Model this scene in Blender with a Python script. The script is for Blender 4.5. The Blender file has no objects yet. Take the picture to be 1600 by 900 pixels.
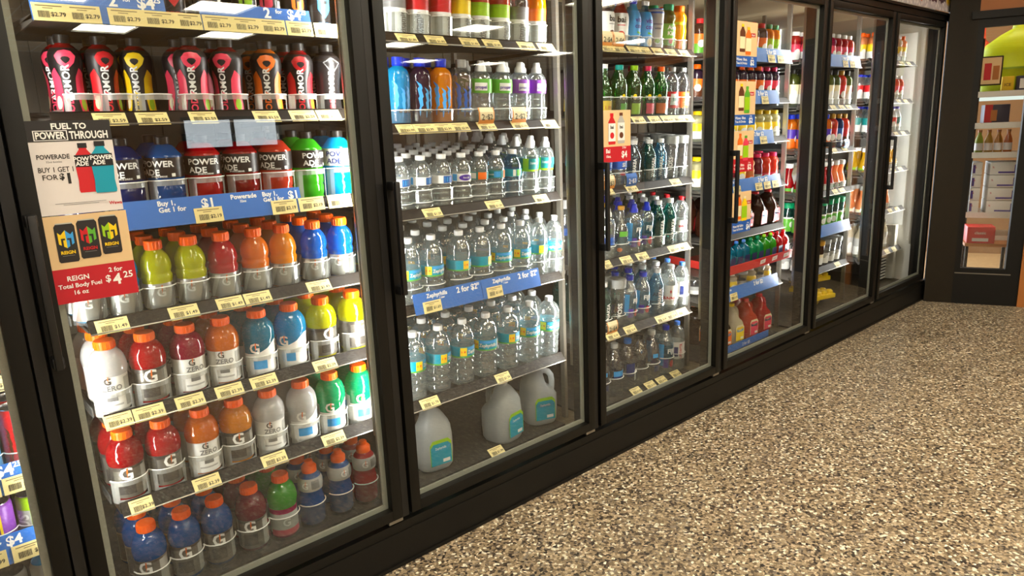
import bpy, bmesh, math, random
from math import sin, cos, pi, radians as RAD
from mathutils import Vector, Matrix

random.seed(7)
sc = bpy.context.scene
C = sc.collection

# ------------------------------------------------------------------ camera, world, exposure
cd = bpy.data.cameras.new('camera')
cam = bpy.data.objects.new('camera', cd)
C.objects.link(cam)
cam.location = (-1.08346, -1.79397, 1.37839)
cam.rotation_euler = (1.348214, 0.0402215, -0.7301955)
cd.sensor_width = 36
cd.lens = 1089.947 / 1600 * 36
cd.clip_start = 0.02
sc.camera = cam

w = bpy.data.worlds.new('world')
sc.world = w
w.use_nodes = True
w.node_tree.nodes['Background'].inputs[0].default_value = (0.86, 0.93, 1.0, 1)
w.node_tree.nodes['Background'].inputs[1].default_value = 6.0

sc.view_settings.view_transform = 'Standard'
sc.view_settings.look = 'None'
sc.view_settings.gamma = 1
sc.view_settings.use_curve_mapping = False
sc.view_settings.exposure = 0.0
cy = sc.cycles
cy.max_bounces = 10
cy.diffuse_bounces = 3
cy.glossy_bounces = 3
cy.transmission_bounces = 4
cy.transparent_max_bounces = 28
cy.caustics_reflective = False
cy.caustics_refractive = False
cy.sample_clamp_indirect = 6
cy.use_denoising = True

TROFFER = 27.0      # emission of the ceiling panels
TUBE = 10.0         # watts of each side of a cooler light tube


# ------------------------------------------------------------------ materials
def lin(c):
    def f(u):
        u /= 255
        return u / 12.92 if u <= .04045 else ((u + .055) / 1.055) ** 2.4
    return (f(c[0]), f(c[1]), f(c[2]), 1)


M = {}


def newmat(name):
    m = bpy.data.materials.new(name)
    m.use_nodes = True
    nt = m.node_tree
    nt.nodes.clear()
    out = nt.nodes.new('ShaderNodeOutputMaterial')
    M[name] = m
    return m, nt, out


def node(nt, t, **kw):
    n = nt.nodes.new(t)
    for k, v in kw.items():
        if k in n.inputs:
            n.inputs[k].default_value = v
        else:
            setattr(n, k, v)
    return n


def plain(name, col, rough=.5, metal=0., spec=.5, noise=0, coat=0., bump=0, nscale=30):
    if name in M:
        return name
    m, nt, out = newmat(name)
    b = node(nt, 'ShaderNodeBsdfPrincipled')
    b.inputs['Base Color'].default_value = lin(col)
    b.inputs['Roughness'].default_value = rough
    b.inputs['Metallic'].default_value = metal
    b.inputs['Specular IOR Level'].default_value = spec
    b.inputs['Coat Weight'].default_value = coat
    if noise or bump:
        tc = node(nt, 'ShaderNodeTexCoord')
        n = node(nt, 'ShaderNodeTexNoise')
        n.inputs['Scale'].default_value = nscale
        n.inputs['Detail'].default_value = 4
        nt.links.new(tc.outputs['Object'], n.inputs['Vector'])
        if noise:
            mx = node(nt, 'ShaderNodeMix', data_type='RGBA')
            c = lin(col)
            mx.inputs[6].default_value = tuple(max(0, u * (1 - noise)) for u in c[:3]) + (1,)
            mx.inputs[7].default_value = tuple(min(1, u * (1 + noise)) for u in c[:3]) + (1,)
            nt.links.new(n.outputs[0], mx.inputs[0])
            nt.links.new(mx.outputs[2], b.inputs['Base Color'])
        if bump:
            bp = node(nt, 'ShaderNodeBump')
            bp.inputs['Strength'].default_value = bump
            bp.inputs['Distance'].default_value = .002
            nt.links.new(n.outputs[0], bp.inputs['Height'])
            nt.links.new(bp.outputs[0], b.inputs['Normal'])
    nt.links.new(b.outputs[0], out.inputs[0])
    return name


def schlick(nt, f0, k=1.0):
    lw = node(nt, 'ShaderNodeLayerWeight')
    lw.inputs['Blend'].default_value = .5
    p = node(nt, 'ShaderNodeMath', operation='POWER')
    nt.links.new(lw.outputs['Facing'], p.inputs[0])
    p.inputs[1].default_value = 5.0
    a = node(nt, 'ShaderNodeMath', operation='MULTIPLY_ADD')
    nt.links.new(p.outputs[0], a.inputs[0])
    a.inputs[1].default_value = (1 - f0) * k
    a.inputs[2].default_value = f0
    return a.outputs[0]


def mixs(nt, fac, a, b):
    mx = node(nt, 'ShaderNodeMixShader')
    if isinstance(fac, float):
        mx.inputs[0].default_value = fac
    else:
        nt.links.new(fac, mx.inputs[0])
    nt.links.new(a, mx.inputs[1])
    nt.links.new(b, mx.inputs[2])
    return mx.outputs[0]


def glints(nt, g, scale=55, strength=.5, dist=.004):
    """fine dents of thin moulded plastic, felt only by the gloss"""
    tc = node(nt, 'ShaderNodeTexCoord')
    n = node(nt, 'ShaderNodeTexNoise')
    n.inputs['Scale'].default_value = scale
    n.inputs['Detail'].default_value = 1
    nt.links.new(tc.outputs['Object'], n.inputs['Vector'])
    bp = node(nt, 'ShaderNodeBump')
    bp.inputs['Strength'].default_value = strength
    bp.inputs['Distance'].default_value = dist
    nt.links.new(n.outputs[0], bp.inputs['Height'])
    nt.links.new(bp.outputs[0], g.inputs['Normal'])


def liquid(name, col, clear=.2):
    """coloured drink in a thin clear bottle"""
    if name in M:
        return name
    m, nt, out = newmat(name)
    c = lin(col)
    b = node(nt, 'ShaderNodeBsdfPrincipled', Roughness=.5)
    b.inputs['Base Color'].default_value = c
    b.inputs['Specular IOR Level'].default_value = 0
    t = node(nt, 'ShaderNodeBsdfTranslucent')
    t.inputs[0].default_value = c
    tr = node(nt, 'ShaderNodeBsdfTransparent')
    tr.inputs[0].default_value = tuple(u ** .5 for u in c[:3]) + (1,)
    g = node(nt, 'ShaderNodeBsdfGlossy', Roughness=.06)
    glints(nt, g)
    s = mixs(nt, .45, b.outputs[0], t.outputs[0])
    s = mixs(nt, clear, s, tr.outputs[0])
    s = mixs(nt, schlick(nt, .05, .5), s, g.outputs[0])
    nt.links.new(s, out.inputs[0])
    return name


def clearmat(name, tint=(235, 245, 245), gloss=.12, milk=.08, rough=.04, milkcol=(235, 240, 240), k=.9):
    """clear plastic or glass, water filled"""
    if name in M:
        return name
    m, nt, out = newmat(name)
    tr = node(nt, 'ShaderNodeBsdfTransparent')
    tr.inputs[0].default_value = lin(tint)
    d = node(nt, 'ShaderNodeBsdfDiffuse')
    d.inputs[0].default_value = lin(milkcol)
    t = node(nt, 'ShaderNodeBsdfTranslucent')
    t.inputs[0].default_value = lin(milkcol)
    g = node(nt, 'ShaderNodeBsdfGlossy', Roughness=rough)
    if name.startswith('water'):
        glints(nt, g, 45, .6)
    dd = mixs(nt, .5, d.outputs[0], t.outputs[0])
    s = mixs(nt, milk, tr.outputs[0], dd) if milk else tr.outputs[0]
    s = mixs(nt, schlick(nt, gloss, k), s, g.outputs[0])
    nt.links.new(s, out.inputs[0])
    return name


def emit(name, col, strength):
    m, nt, out = newmat(name)
    e = node(nt, 'ShaderNodeEmission')
    e.inputs[0].default_value = lin(col)
    e.inputs[1].default_value = strength
    nt.links.new(e.outputs[0], out.inputs[0])
    return name


def terrazzo():
    m, nt, out = newmat('terrazzo')
    b = node(nt, 'ShaderNodeBsdfPrincipled')
    tc = node(nt, 'ShaderNodeTexCoord')
    wp = node(nt, 'ShaderNodeTexNoise')
    wp.inputs['Scale'].default_value = 60
    add = node(nt, 'ShaderNodeMix', data_type='RGBA', blend_type='ADD')
    add.inputs[0].default_value = .012
    nt.links.new(tc.outputs['Object'], wp.inputs['Vector'])
    nt.links.new(tc.outputs['Object'], add.inputs[6])
    nt.links.new(wp.outputs['Color'], add.inputs[7])
    v = node(nt, 'ShaderNodeTexVoronoi')
    v.inputs['Scale'].default_value = 112
    nt.links.new(add.outputs[2], v.inputs['Vector'])
    r = node(nt, 'ShaderNodeValToRGB')
    r.color_ramp.interpolation = 'CONSTANT'
    cols = [(0, (52, 44, 38)), (.10, (98, 84, 68)), (.26, (142, 124, 98)), (.44, (168, 148, 118)), (.60, (188, 168, 136)),
            (.76, (216, 196, 164)), (.86, (255, 250, 226)), (.94, (150, 138, 122))]
    el = r.color_ramp.elements
    el[0].position, el[0].color = 0, lin(cols[0][1])
    el[1].position, el[1].color = cols[1][0], lin(cols[1][1])
    for p, c in cols[2:]:
        e = el.new(p)
        e.color = lin(c)
    sp = node(nt, 'ShaderNodeSeparateColor')
    nt.links.new(v.outputs['Color'], sp.inputs[0])
    nt.links.new(sp.outputs[0], r.inputs[0])
    v2 = node(nt, 'ShaderNodeTexVoronoi')
    v2.inputs['Scale'].default_value = 240
    nt.links.new(add.outputs[2], v2.inputs['Vector'])
    sp2 = node(nt, 'ShaderNodeSeparateColor')
    nt.links.new(v2.outputs['Color'], sp2.inputs[0])
    mx = node(nt, 'ShaderNodeMix', data_type='RGBA', blend_type='MULTIPLY')
    mx.inputs[0].default_value = .5
    nt.links.new(r.outputs[0], mx.inputs[6])
    nt.links.new(sp2.outputs[0], mx.inputs[7])
    g = node(nt, 'ShaderNodeTexNoise')
    g.inputs['Scale'].default_value = 2.5
    nt.links.new(tc.outputs['Object'], g.inputs['Vector'])
    mr = node(nt, 'ShaderNodeMapRange')
    mr.inputs[3].default_value = .78
    mr.inputs[4].default_value = 1.12
    nt.links.new(g.outputs[0], mr.inputs[0])
    m2 = node(nt, 'ShaderNodeVectorMath', operation='SCALE')
    nt.links.new(mx.outputs[2], m2.inputs[0])
    nt.links.new(mr.outputs[0], m2.inputs['Scale'])
    nt.links.new(m2.outputs[0], b.inputs['Base Color'])
    rr = node(nt, 'ShaderNodeMapRange')
    rr.inputs[3].default_value = .28
    rr.inputs[4].default_value = .6
    nt.links.new(sp.outputs[1], rr.inputs[0])
    nt.links.new(rr.outputs[0], b.inputs['Roughness'])
    nt.links.new(b.outputs[0], out.inputs[0])


terrazzo()
plain('black_frame', (11, 9, 5), .45, spec=.3, noise=.25)
plain('dark_frame', (10, 8, 5), .5, spec=.3, noise=.25)
plain('dark_brown_panel', (30, 22, 7), .6, spec=.3, noise=.2)
plain('black', (14, 13, 12), .4)
plain('spacer', (150, 152, 142), .45)
plain('rail', (26, 21, 17), .55, spec=.2)
plain('deck', (52, 50, 46), .45)
plain('steel', (150, 145, 135), .3, .8)
plain('cooler_wall', (84, 78, 66), .6, noise=.2)
plain('cooler_floor', (92, 82, 64), .5, noise=.5, bump=.8, nscale=60)
plain('cooler_ceiling', (214, 196, 158), .6)
plain('cooler_side', (200, 196, 184), .5)
plain('white_plastic', (236, 236, 230), .35)
plain('white', (240, 240, 236), .5)
plain('cream_tag', (236, 218, 150), .55)
plain('flag_orange', (232, 150, 70), .5)
plain('ink', (38, 32, 26), .6)
plain('ink_soft', (120, 104, 70), .6)
plain('promo_blue', (36, 104, 190), .45)
plain('poster_white', (222, 216, 214), .5)
plain('poster_black', (30, 26, 26), .5)
plain('poster_tan', (222, 190, 142), .5)
plain('poster_red', (186, 16, 34), .5)
plain('poster_blue', (24, 84, 170), .5)
plain('red_ink', (190, 28, 40), .5)
plain('wall_paint', (150, 112, 74), .7, noise=.08)
plain('ceiling_tile', (222, 192, 146), .8, noise=.08)
plain('wood_orange', (170, 104, 44), .5, noise=.12, nscale=8)
plain('wood_floor', (196, 160, 112), .5, noise=.15)
clearmat('door_glass', (250, 251, 250), .06, 0, 0.0, k=.95)
clearmat('guard_clear', (235, 238, 235), .12, .10, .1)
clearmat('guard_frost', (240, 240, 238), .08, .42, .25, (246, 248, 244))
plain('guard_rim', (240, 242, 238), .3)
emit('troffer', (255, 243, 218), TROFFER)
emit('tube', (255, 246, 226), .8)
emit('beer_tube', (240, 255, 245), 1.1)
emit('room_lamp', (255, 240, 214), 9.0)


# ------------------------------------------------------------------ mesh builder
_tcache = {}


def text2d(s, bold=.012):
    k = (s, bold)
    if k in _tcache:
        return _tcache[k]
    c = bpy.data.curves.new('t', 'FONT')
    c.body = s
    c.size = 1
    c.resolution_u = 2
    c.offset = bold
    o = bpy.data.objects.new('t', c)
    m = o.to_mesh()
    vs = [(v.co.x, v.co.y) for v in m.vertices]
    fs = [tuple(p.vertices) for p in m.polygons]
    o.to_mesh_clear()
    bpy.data.objects.remove(o)
    bpy.data.curves.remove(c)
    x0 = min(v[0] for v in vs)
    x1 = max(v[0] for v in vs)
    vs = [(v[0] - (x0 + x1) / 2, v[1]) for v in vs]
    _tcache[k] = (vs, fs, x1 - x0)
    return _tcache[k]


def bisect(vs, fs, step):
    """cut a flat mesh along u so it can be wrapped round a bottle"""
    bm = bmesh.new()
    bv = [bm.verts.new((a, b, 0)) for a, b in vs]
    for f in fs:
        try:
            bm.faces.new([bv[i] for i in f])
        except ValueError:
            pass
    u0 = min(v[0] for v in vs)
    u1 = max(v[0] for v in vs)
    u = u0 + step
    while u < u1:
        bmesh.ops.bisect_plane(bm, geom=bm.verts[:] + bm.edges[:] + bm.faces[:], plane_co=(u, 0, 0), plane_no=(1, 0, 0))
        u += step
    v0 = min(v[1] for v in vs)
    v1 = max(v[1] for v in vs)
    if v1 - v0 > step * 1.6:
        u = v0 + step * .8
        while u < v1:
            bmesh.ops.bisect_plane(bm, geom=bm.verts[:] + bm.edges[:] + bm.faces[:], plane_co=(0, u, 0), plane_no=(0, 1, 0))
            u += step * .8
    bm.verts.index_update()
    v2 = [(v.co.x, v.co.y) for v in bm.verts]
    f2 = [tuple(v.index for v in f.verts) for f in bm.faces]
    bm.free()
    return v2, f2


class MB:
    def __init__(s, xf=None):
        s.v, s.f, s.m, s.mats, s.xf = [], [], [], [], xf

    def mi(s, mat):
        if mat not in s.mats:
            s.mats.append(mat)
        return s.mats.index(mat)

    def add(s, vs, fs, mat):
        o = len(s.v)
        s.v += [tuple(p) for p in vs]
        s.f += [tuple(i + o for i in f) for f in fs]
        s.m += [s.mi(mat)] * len(fs)

    def box(s, x0, x1, y0, y1, z0, z1, mat, bev=0):
        if bev:
            bm = bmesh.new()
            bmesh.ops.create_cube(bm, size=1)
            for v in bm.verts:
                v.co = ((x0 + x1) / 2 + v.co.x * (x1 - x0), (y0 + y1) / 2 + v.co.y * (y1 - y0), (z0 + z1) / 2 + v.co.z * (z1 - z0))
            bmesh.ops.bevel(bm, geom=bm.edges[:], offset=bev, segments=2, affect='EDGES', profile=.6)
            bm.verts.index_update()
            s.add([v.co[:] for v in bm.verts], [[v.index for v in f.verts] for f in bm.faces], mat)
            bm.free()
            return
        vs = [(x, y, z) for z in (z0, z1) for y in (y0, y1) for x in (x0, x1)]
        s.add(vs, [(0, 2, 3, 1), (4, 5, 7, 6), (0, 1, 5, 4), (2, 6, 7, 3), (0, 4, 6, 2), (1, 3, 7, 5)], mat)

    def frame(s, x0, x1, z0, z1, wd, y0, y1, mat, bev=0):
        s.box(x0, x0 + wd, y0, y1, z0, z1, mat, bev)
        s.box(x1 - wd, x1, y0, y1, z0, z1, mat, bev)
        s.box(x0 + wd, x1 - wd, y0, y1, z0, z0 + wd, mat, bev)
        s.box(x0 + wd, x1 - wd, y0, y1, z1 - wd, z1, mat, bev)

    def lathe(s, prof, mat, seg=20, c=(0, 0), cap0=True, cap1=True, lobes=0, amp=0, z0=0):
        vs, fs = [], []
        for r, z in prof:
            for i in range(seg):
                a = 2 * pi * i / seg
                rr = r * (1 + amp * cos(lobes * a)) if lobes else r
                vs.append((c[0] + rr * cos(a), c[1] + rr * sin(a), z + z0))
        n = len(prof)
        for k in range(n - 1):
            for i in range(seg):
                j = (i + 1) % seg
                fs.append((k * seg + i, k * seg + j, (k + 1) * seg + j, (k + 1) * seg + i))
        if cap0:
            fs.append(tuple(range(seg - 1, -1, -1)))
        if cap1:
            fs.append(tuple((n - 1) * seg + i for i in range(seg)))
        s.add(vs, fs, mat)

    def tube(s, pts, r, mat, seg=8, closed=False, flat=1.0):
        pts = [Vector(p) for p in pts]
        n = len(pts)
        vs, fs = [], []
        for i, p in enumerate(pts):
            if closed:
                t = pts[(i + 1) % n] - pts[i - 1]
            else:
                t = pts[min(i + 1, n - 1)] - pts[max(i - 1, 0)]
            t.normalize()
            up = Vector((0, 0, 1)) if abs(t.z) < .95 else Vector((1, 0, 0))
            a = t.cross(up).normalized()
            b = a.cross(t)
            for k in range(seg):
                q = 2 * pi * k / seg
                vs.append(p + a * (r * cos(q)) + b * (r * flat * sin(q)))
        for i in range(n if closed else n - 1):
            for k in range(seg):
                j = (k + 1) % seg
                i2 = (i + 1) % n
                fs.append((i * seg + k, i * seg + j, i2 * seg + j, i2 * seg + k))
        if not closed:
            fs.append(tuple(range(seg)))
            fs.append(tuple((n - 1) * seg + k for k in range(seg - 1, -1, -1)))
        s.add(vs, fs, mat)

    def flat(s, vs, fs, place, mat, step=0):
        if step:
            vs, fs = bisect(vs, fs, step)
        s.add([place(a, b) for a, b in vs], fs, mat)

    def poly(s, pts, place, mat, step=0):
        s.flat(pts, [tuple(range(len(pts)))], place, mat, step)

    def rect(s, u0, u1, v0, v1, place, mat, step=0):
        s.poly([(u0, v0), (u1, v0), (u1, v1), (u0, v1)], place, mat, step)

    def text(s, t, size, u, v, place, mat, rot=0, align='C', step=0, bold=.012, width=None, shear=0, xs=1.0):
        vs, fs, wd = text2d(t, bold)
        k = size
        kx = size * xs
        if width:
            kx = width / wd
        off = {'C': 0, 'L': wd / 2, 'R': -wd / 2}[align]
        o = []
        for a, b in vs:
            a2, b2 = (a + off) * kx + shear * b * k, b * k
            if rot:
                a2, b2 = a2 * cos(rot) - b2 * sin(rot), a2 * sin(rot) + b2 * cos(rot)
            o.append((a2 + u, b2 + v))
        s.flat(o, fs, place, mat, step)

    def mesh(s, name, smooth=35):
        me = bpy.data.meshes.new(name)
        vs = [s.xf(p) for p in s.v] if s.xf else s.v
        me.from_pydata(vs, [], s.f)
        for m in s.mats:
            me.materials.append(M[m])
        me.polygons.foreach_set('material_index', s.m)
        if smooth:
            me.polygons.foreach_set('use_smooth', [True] * len(s.f))
            me.update()
            try:
                me.set_sharp_from_angle(angle=RAD(smooth))
            except Exception:
                pass
        me.update()
        return me

    def build(s, name, parent=None, smooth=35, **props):
        return link(name, s.mesh(name, smooth), parent, **props)


def link(name, data, parent=None, loc=None, rot=None, **props):
    o = bpy.data.objects.new(name, data)
    C.objects.link(o)
    if parent:
        o.parent = parent
    if loc:
        o.location = loc
    if rot:
        o.rotation_euler = rot
    for k, v in props.items():
        if v:
            o[k] = v
    return o


def thing(name, label, cat, loc=(0, 0, 0), rot=(0, 0, 0), group=None):
    return link(name, None, None, loc, rot, label=label, category=cat, group=group)


def front(x0, z0, y):
    """flat placement on a plane facing -Y"""
    return lambda u, v: (x0 + u, y, z0 + v)


# ------------------------------------------------------------------ room
def struct(name, mb, smooth=0):
    return mb.build(name, smooth=smooth, kind='structure')


b = MB(); b.box(-7, 11, -10.5, 1.4, -.1, 0, 'terrazzo'); struct('floor', b)
CZ = 2.75
b = MB(); b.box(-7, 11, -10.5, 1.4, CZ, CZ + .1, 'ceiling_tile')
for i in range(30):
    b.box(-7 + .6 * i, -6.985 + .6 * i, -10.5, 0, CZ - .004, CZ, 'white')
for j in range(18):
    b.box(-7, 11, -10.5 + .6 * j, -10.485 + .6 * j, CZ - .004, CZ, 'white')
struct('ceiling', b)
b = MB(); b.box(-7.1, -7, -10.5, 0, 0, CZ, 'wall_paint'); struct('wall_left', b)
b = MB(); b.box(11, 11.1, -10.5, 1.4, 0, CZ, 'wall_paint'); struct('wall_right', b)
b = MB()
WX = [(-3.4, -1.2), (2.7, 4.4)]
WZ0, WZ1 = 1.25, 1.80
xs = [-7] + [q for p in WX for q in p] + [11]
for i in range(0, len(xs), 2):
    b.box(xs[i], xs[i + 1], -10.6, -10.5, 0, CZ, 'wall_paint')
for a, c in WX:
    b.box(a, c, -10.6, -10.5, 0, WZ0, 'wall_paint')
    b.box(a, c, -10.6, -10.5, WZ1, CZ, 'wall_paint')
struct('wall_front', b)
for i, (a, c) in enumerate(WX):
    b = MB(); b.frame(a, c, WZ0, WZ1, .05, -10.6, -10.48, 'dark_frame')
    b.box((a + c) / 2 - .02, (a + c) / 2 + .02, -10.58, -10.5, WZ0, WZ1, 'dark_frame')
    b.box(a, c, -10.552, -10.548, WZ0, WZ1, 'door_glass')
    struct('window_%d' % (i + 1), b)
b = MB(); b.box(-7, -1.85, -.02, .1, 0, CZ, 'dark_brown_panel'); b.box(-1.85, 4.64, .0, .1, 2.62, CZ, 'wall_paint'); struct('wall_back', b)

# ceiling light panels (seen mirrored in the cooler doors)
n = 0
ORD = ['first', 'second', 'third', 'fourth', 'fifth', 'sixth', 'seventh', 'eighth', 'ninth', 'tenth', 'eleventh', 'twelfth']
bf = MB(); bf.frame(-.32, .32, -.36, .36, .03, 0, .03, 'white_plastic')
bf.v = [(x, z, -y) for x, y, z in bf.v]
mf = bf.mesh('light_frame', 0)
bd = MB(); bd.box(-.29, .29, -.33, .33, -.012, -.002, 'troffer')
mdif = bd.mesh('diffuser', 0)
for j, y in enumerate((-1.1, -3.6, -5.8, -7.7, -9.6)):
    for i, x in enumerate(((-2.9, -.3, 1.15, 2.55, 5.2, 8.6), (-2.9, -.3, 1.15, 2.55, 5.2, 8.6), (-2.9, -1.0, .35, 1.80, 5.2, 8.6), (-2.9, -.3, 1.15, 2.55, 5.2, 8.6), (6.9, 8.6))[j]):
        t = thing('ceiling_light', 'flat rectangular ceiling light mirrored in the doors, %s in the %s row from the coolers' % (ORD[i], ORD[j]), 'light',
                  (x, y, CZ - .004), group='ceiling light panels')
        link('light_frame', mf, t)
        link('diffuser', mdif, t)

# ------------------------------------------------------------------ cooler case
XB = [-.897, 0., .936, 1.8599, 2.8149, 3.7342, 4.6406]      # joints between doors
XL = -1.82
ZB, ZT = .166, 1.989
CF, CC, CBK = .125, 2.10, 1.25                                # cooler floor, ceiling, back
case = thing('cooler_case', 'long black built-in beverage cooler running along the wall behind glass doors', 'cooler')
b = MB()
b.box(XL, 4.70, 0.0, .10, 0, .118, 'dark_frame')
b.box(XL, 4.70, 0.004, .10, .118, .149, 'black_frame')
b.box(XL, 4.70, -.006, .0, .0, .012, 'dark_frame')
b.build('base_panel', case, 0)
for k, x in enumerate([XL + .02] + XB):
    b = MB(); b.box(x - .032, x + .032, .052, .105, .16, 2.04, 'black_frame'); b.box(x - .012, x + .012, .01, .052, .16, 2.0, 'black')
    b.build('mullion', case, 0)
b = MB(); b.box(XL, 4.70, 0.002, .105, 1.995, 2.045, 'black_frame'); b.box(XL, 4.70, -.012, .002, 2.03, 2.045, 'black_frame'); b.build('top_rail', case, 0)
b = MB(); b.box(XL, 3.36, 0.0, .09, 2.045, 2.62, 'dark_frame'); b.build('header', case, 0)
b = MB(); b.box(XL, 4.68, .105, CBK, CF - .03, CF, 'cooler_floor'); b.build('cooler_floor', case, 0)
b = MB(); b.box(XL, 4.68, .105, CBK, CC, CC + .03, 'cooler_ceiling'); b.build('cooler_roof', case, 0)
b = MB(); b.box(XL, 4.66, CBK, CBK + .03, CF, CC, 'cooler_wall')
for i in range(32):
    b.box(XL + .2 * i, XL + .2 * i + .01, CBK - .008, CBK, CF, CC, 'cooler_wall')
b.build('back_wall', case, 0)
b = MB(); b.box(XL, XL + .03, .105, CBK, CF, CC, 'cooler_wall'); b.build('side_wall', case, 0)
b = MB(); b.box(4.68, 4.70, .108, CBK, CF, CC, 'cooler_side')
b.box(4.675, 4.68, .2, .55, .55, 1.95, 'white_plastic'); b.box(4.672, 4.68, .56, .58, .3, 1.95, 'steel')
b.build('side_wall', case, 0)
for x in XB[:]:
    for yy in (.235, .90):
        b = MB(); b.box(x + .050, x + .066, yy, yy + .024, CF, CC, 'steel')
        if x < 4.6:
            b.build('shelf_upright', case, 0)
# header picture with ice and drinks over the far doors
t = thing('header_picture', 'picture panel of drinks standing in white ice above the far doors', 'sign')
m, nt, out = newmat('ice')
bs = node(nt, 'ShaderNodeBsdfPrincipled', Roughness=.5)
vo = node(nt, 'ShaderNodeTexVoronoi'); vo.inputs['Scale'].default_value = 34
tc = node(nt, 'ShaderNodeTexCoord')
rp = node(nt, 'ShaderNodeValToRGB')
rp.color_ramp.elements[0].color = lin((250, 246, 244)); rp.color_ramp.elements[1].color = lin((196, 190, 200))
nt.links.new(tc.outputs['Object'], vo.inputs['Vector']); nt.links.new(vo.outputs['Distance'], rp.inputs[0])
rp.color_ramp.elements[1].position = .6
nt.links.new(rp.outputs[0], bs.inputs['Base Color']); nt.links.new(bs.outputs[0], out.inputs[0])
b = MB(); b.box(3.38, 4.66, -.006, .0, 2.052, 2.6, 'ice'); b.build('panel', t, 0)
b = MB()
for x, wd, c in [(3.5, .1, (196, 40, 40)), (3.64, .1, (220, 120, 50)), (3.8, .12, (190, 30, 40)), (3.96, .09, (214, 50, 36)), (4.06, .1, (222, 110, 50)), (4.3, .14, (70, 30, 60)), (4.47, .13, (60, 26, 50)), (4.585, .07, (214, 176, 30))]:
    c2 = plain('pic_%d_%d_%d' % c, c, .5)
    pts = [(-wd / 2, .0)]
    for k in range(7):
        pts.append((-wd / 2 + wd * (k + .5) / 7, random.uniform(-.02, .02)))
    pts += [(wd / 2, .0), (wd / 2, .28), (wd * .2, .38), (wd * .2, .5), (-wd * .2, .5), (-wd * .2, .38), (-wd / 2, .28)]
    b.poly(pts, front(x, 2.10, -.007), c2)
b.build('drink_picture', t, 0)

# ------------------------------------------------------------------ cooler doors
DN = ['partly cut-off first', 'first full', 'second full', 'third full', 'fourth full', 'fifth full', 'farthest']
DD = ['posters of drinks taped on its glass', 'water bottles behind it', 'one small poster on its glass', 'four posters stacked on its glass', 'juices behind it', 'grille behind it']


def door(k):
    x0 = (XB[k - 1] if k else XL + .02) + .018
    x1 = XB[k] - .018
    lab = ['partly seen black-framed glass cooler door at the edge, with cans behind it',
           'black-framed glass cooler door with two large posters on its glass',
           'black-framed glass cooler door with shelves of water bottles and jugs behind it',
           'black-framed glass cooler door with one tan and red poster on its glass',
           'black-framed glass cooler door with a column of four posters on its glass',
           'black-framed glass cooler door, second to last of the row, green bottles behind it',
           'black-framed glass cooler door at the far end beside the dark pillar'][k]
    t = thing('cooler_door', lab, 'door', ((x0 + x1) / 2, 0, ZB), group='glass cooler doors')
    W, H = (x1 - x0) / 2, ZT - ZB
    b = MB(); b.frame(-W, W, 0, H, .036, 0, .036, 'black_frame', .002)
    b.build('door_frame', t)
    b = MB(); b.box(-W + .034, W - .034, .021, .026, .034, H - .034, 'door_glass'); b.build('glass_pane', t, 0)
    b = MB(); b.frame(-W + .035, W - .035, .035, H - .035, .017, .0265, .034, 'spacer'); b.build('glass_spacer', t, 0, label='pale grey strip around the glass edge')
    b = MB(); z0, z1 = .905 - ZB, 1.245 - ZB
    hx = -W + .012
    b.box(hx - .011, hx + .011, -.034, .002, z0, z0 + .026, 'black', .003)
    b.box(hx - .011, hx + .011, -.034, .002, z1 - .026, z1, 'black', .003)
    b.box(hx - .008, hx + .008, -.044, -.028, z0, z1, 'black', .004)
    b.build('handle', t)
    b = MB(); b.box(W - .05, W + .002, .004, .03, -.012, -.001, 'steel'); b.build('hinge', t, 0)


for k in range(7):
    door(k)

# light tubes behind the mullions
bt = MB(); bt.box(-.014, .014, .006, .016, .0, 1.52, 'tube')
mt = bt.mesh('light_diffuser', 0)
bh = MB(); bh.box(-.030, .030, 0, .004, -.01, 1.53, 'steel')
for sx in (-1, 1):
    bh.box(sx * .030 - .002, sx * .030 + .002, .004, .012, -.01, 1.53, 'steel')
mh = bh.mesh('light_housing', 0)
la = bpy.data.lights.new('tube_light', 'AREA')
la.shape, la.size, la.size_y, la.energy, la.spread = 'RECTANGLE', .022, 1.5, TUBE, RAD(150)
la.color = (1, .97, .91)
lz_ = la.copy()
lz_.energy = TUBE * .4
for k, x in enumerate([XL + .02] + XB):
    if k == 0:
        continue
    t = thing('light_tube', 'slim vertical light tube fixed behind the %s mullion of the cooler row' % ['hidden', 'first', 'second', 'third', 'fourth', 'fifth', 'sixth', 'last'][k], 'light', (x, .108, .43), group='cooler light tubes')
    link('light_housing', mh, t)
    link('light_diffuser', mt, t)
    for sx in (-1, 1):
        if k == 0 and sx < 0 or k == 7 and sx > 0:
            continue
        lo = link('tube_light', lz_ if k == 1 and sx < 0 else la, t, (sx * .006, .020, .76))
        lo.rotation_euler = Vector((sx * .62, .78, 0)).to_track_quat('-Z', 'Y').to_euler()
# ------------------------------------------------------------------ corner front beside the coolers
CA = Vector((4.593, -.054, 0))
CU = Vector((cos(RAD(-67.16)), sin(RAD(-67.16)), 0))
CN = Vector((-CU.y, CU.x, 0))


def cf(p):
    q = CA + CU * p[0] + CN * p[1]
    return (q.x, q.y, p[2])


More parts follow.
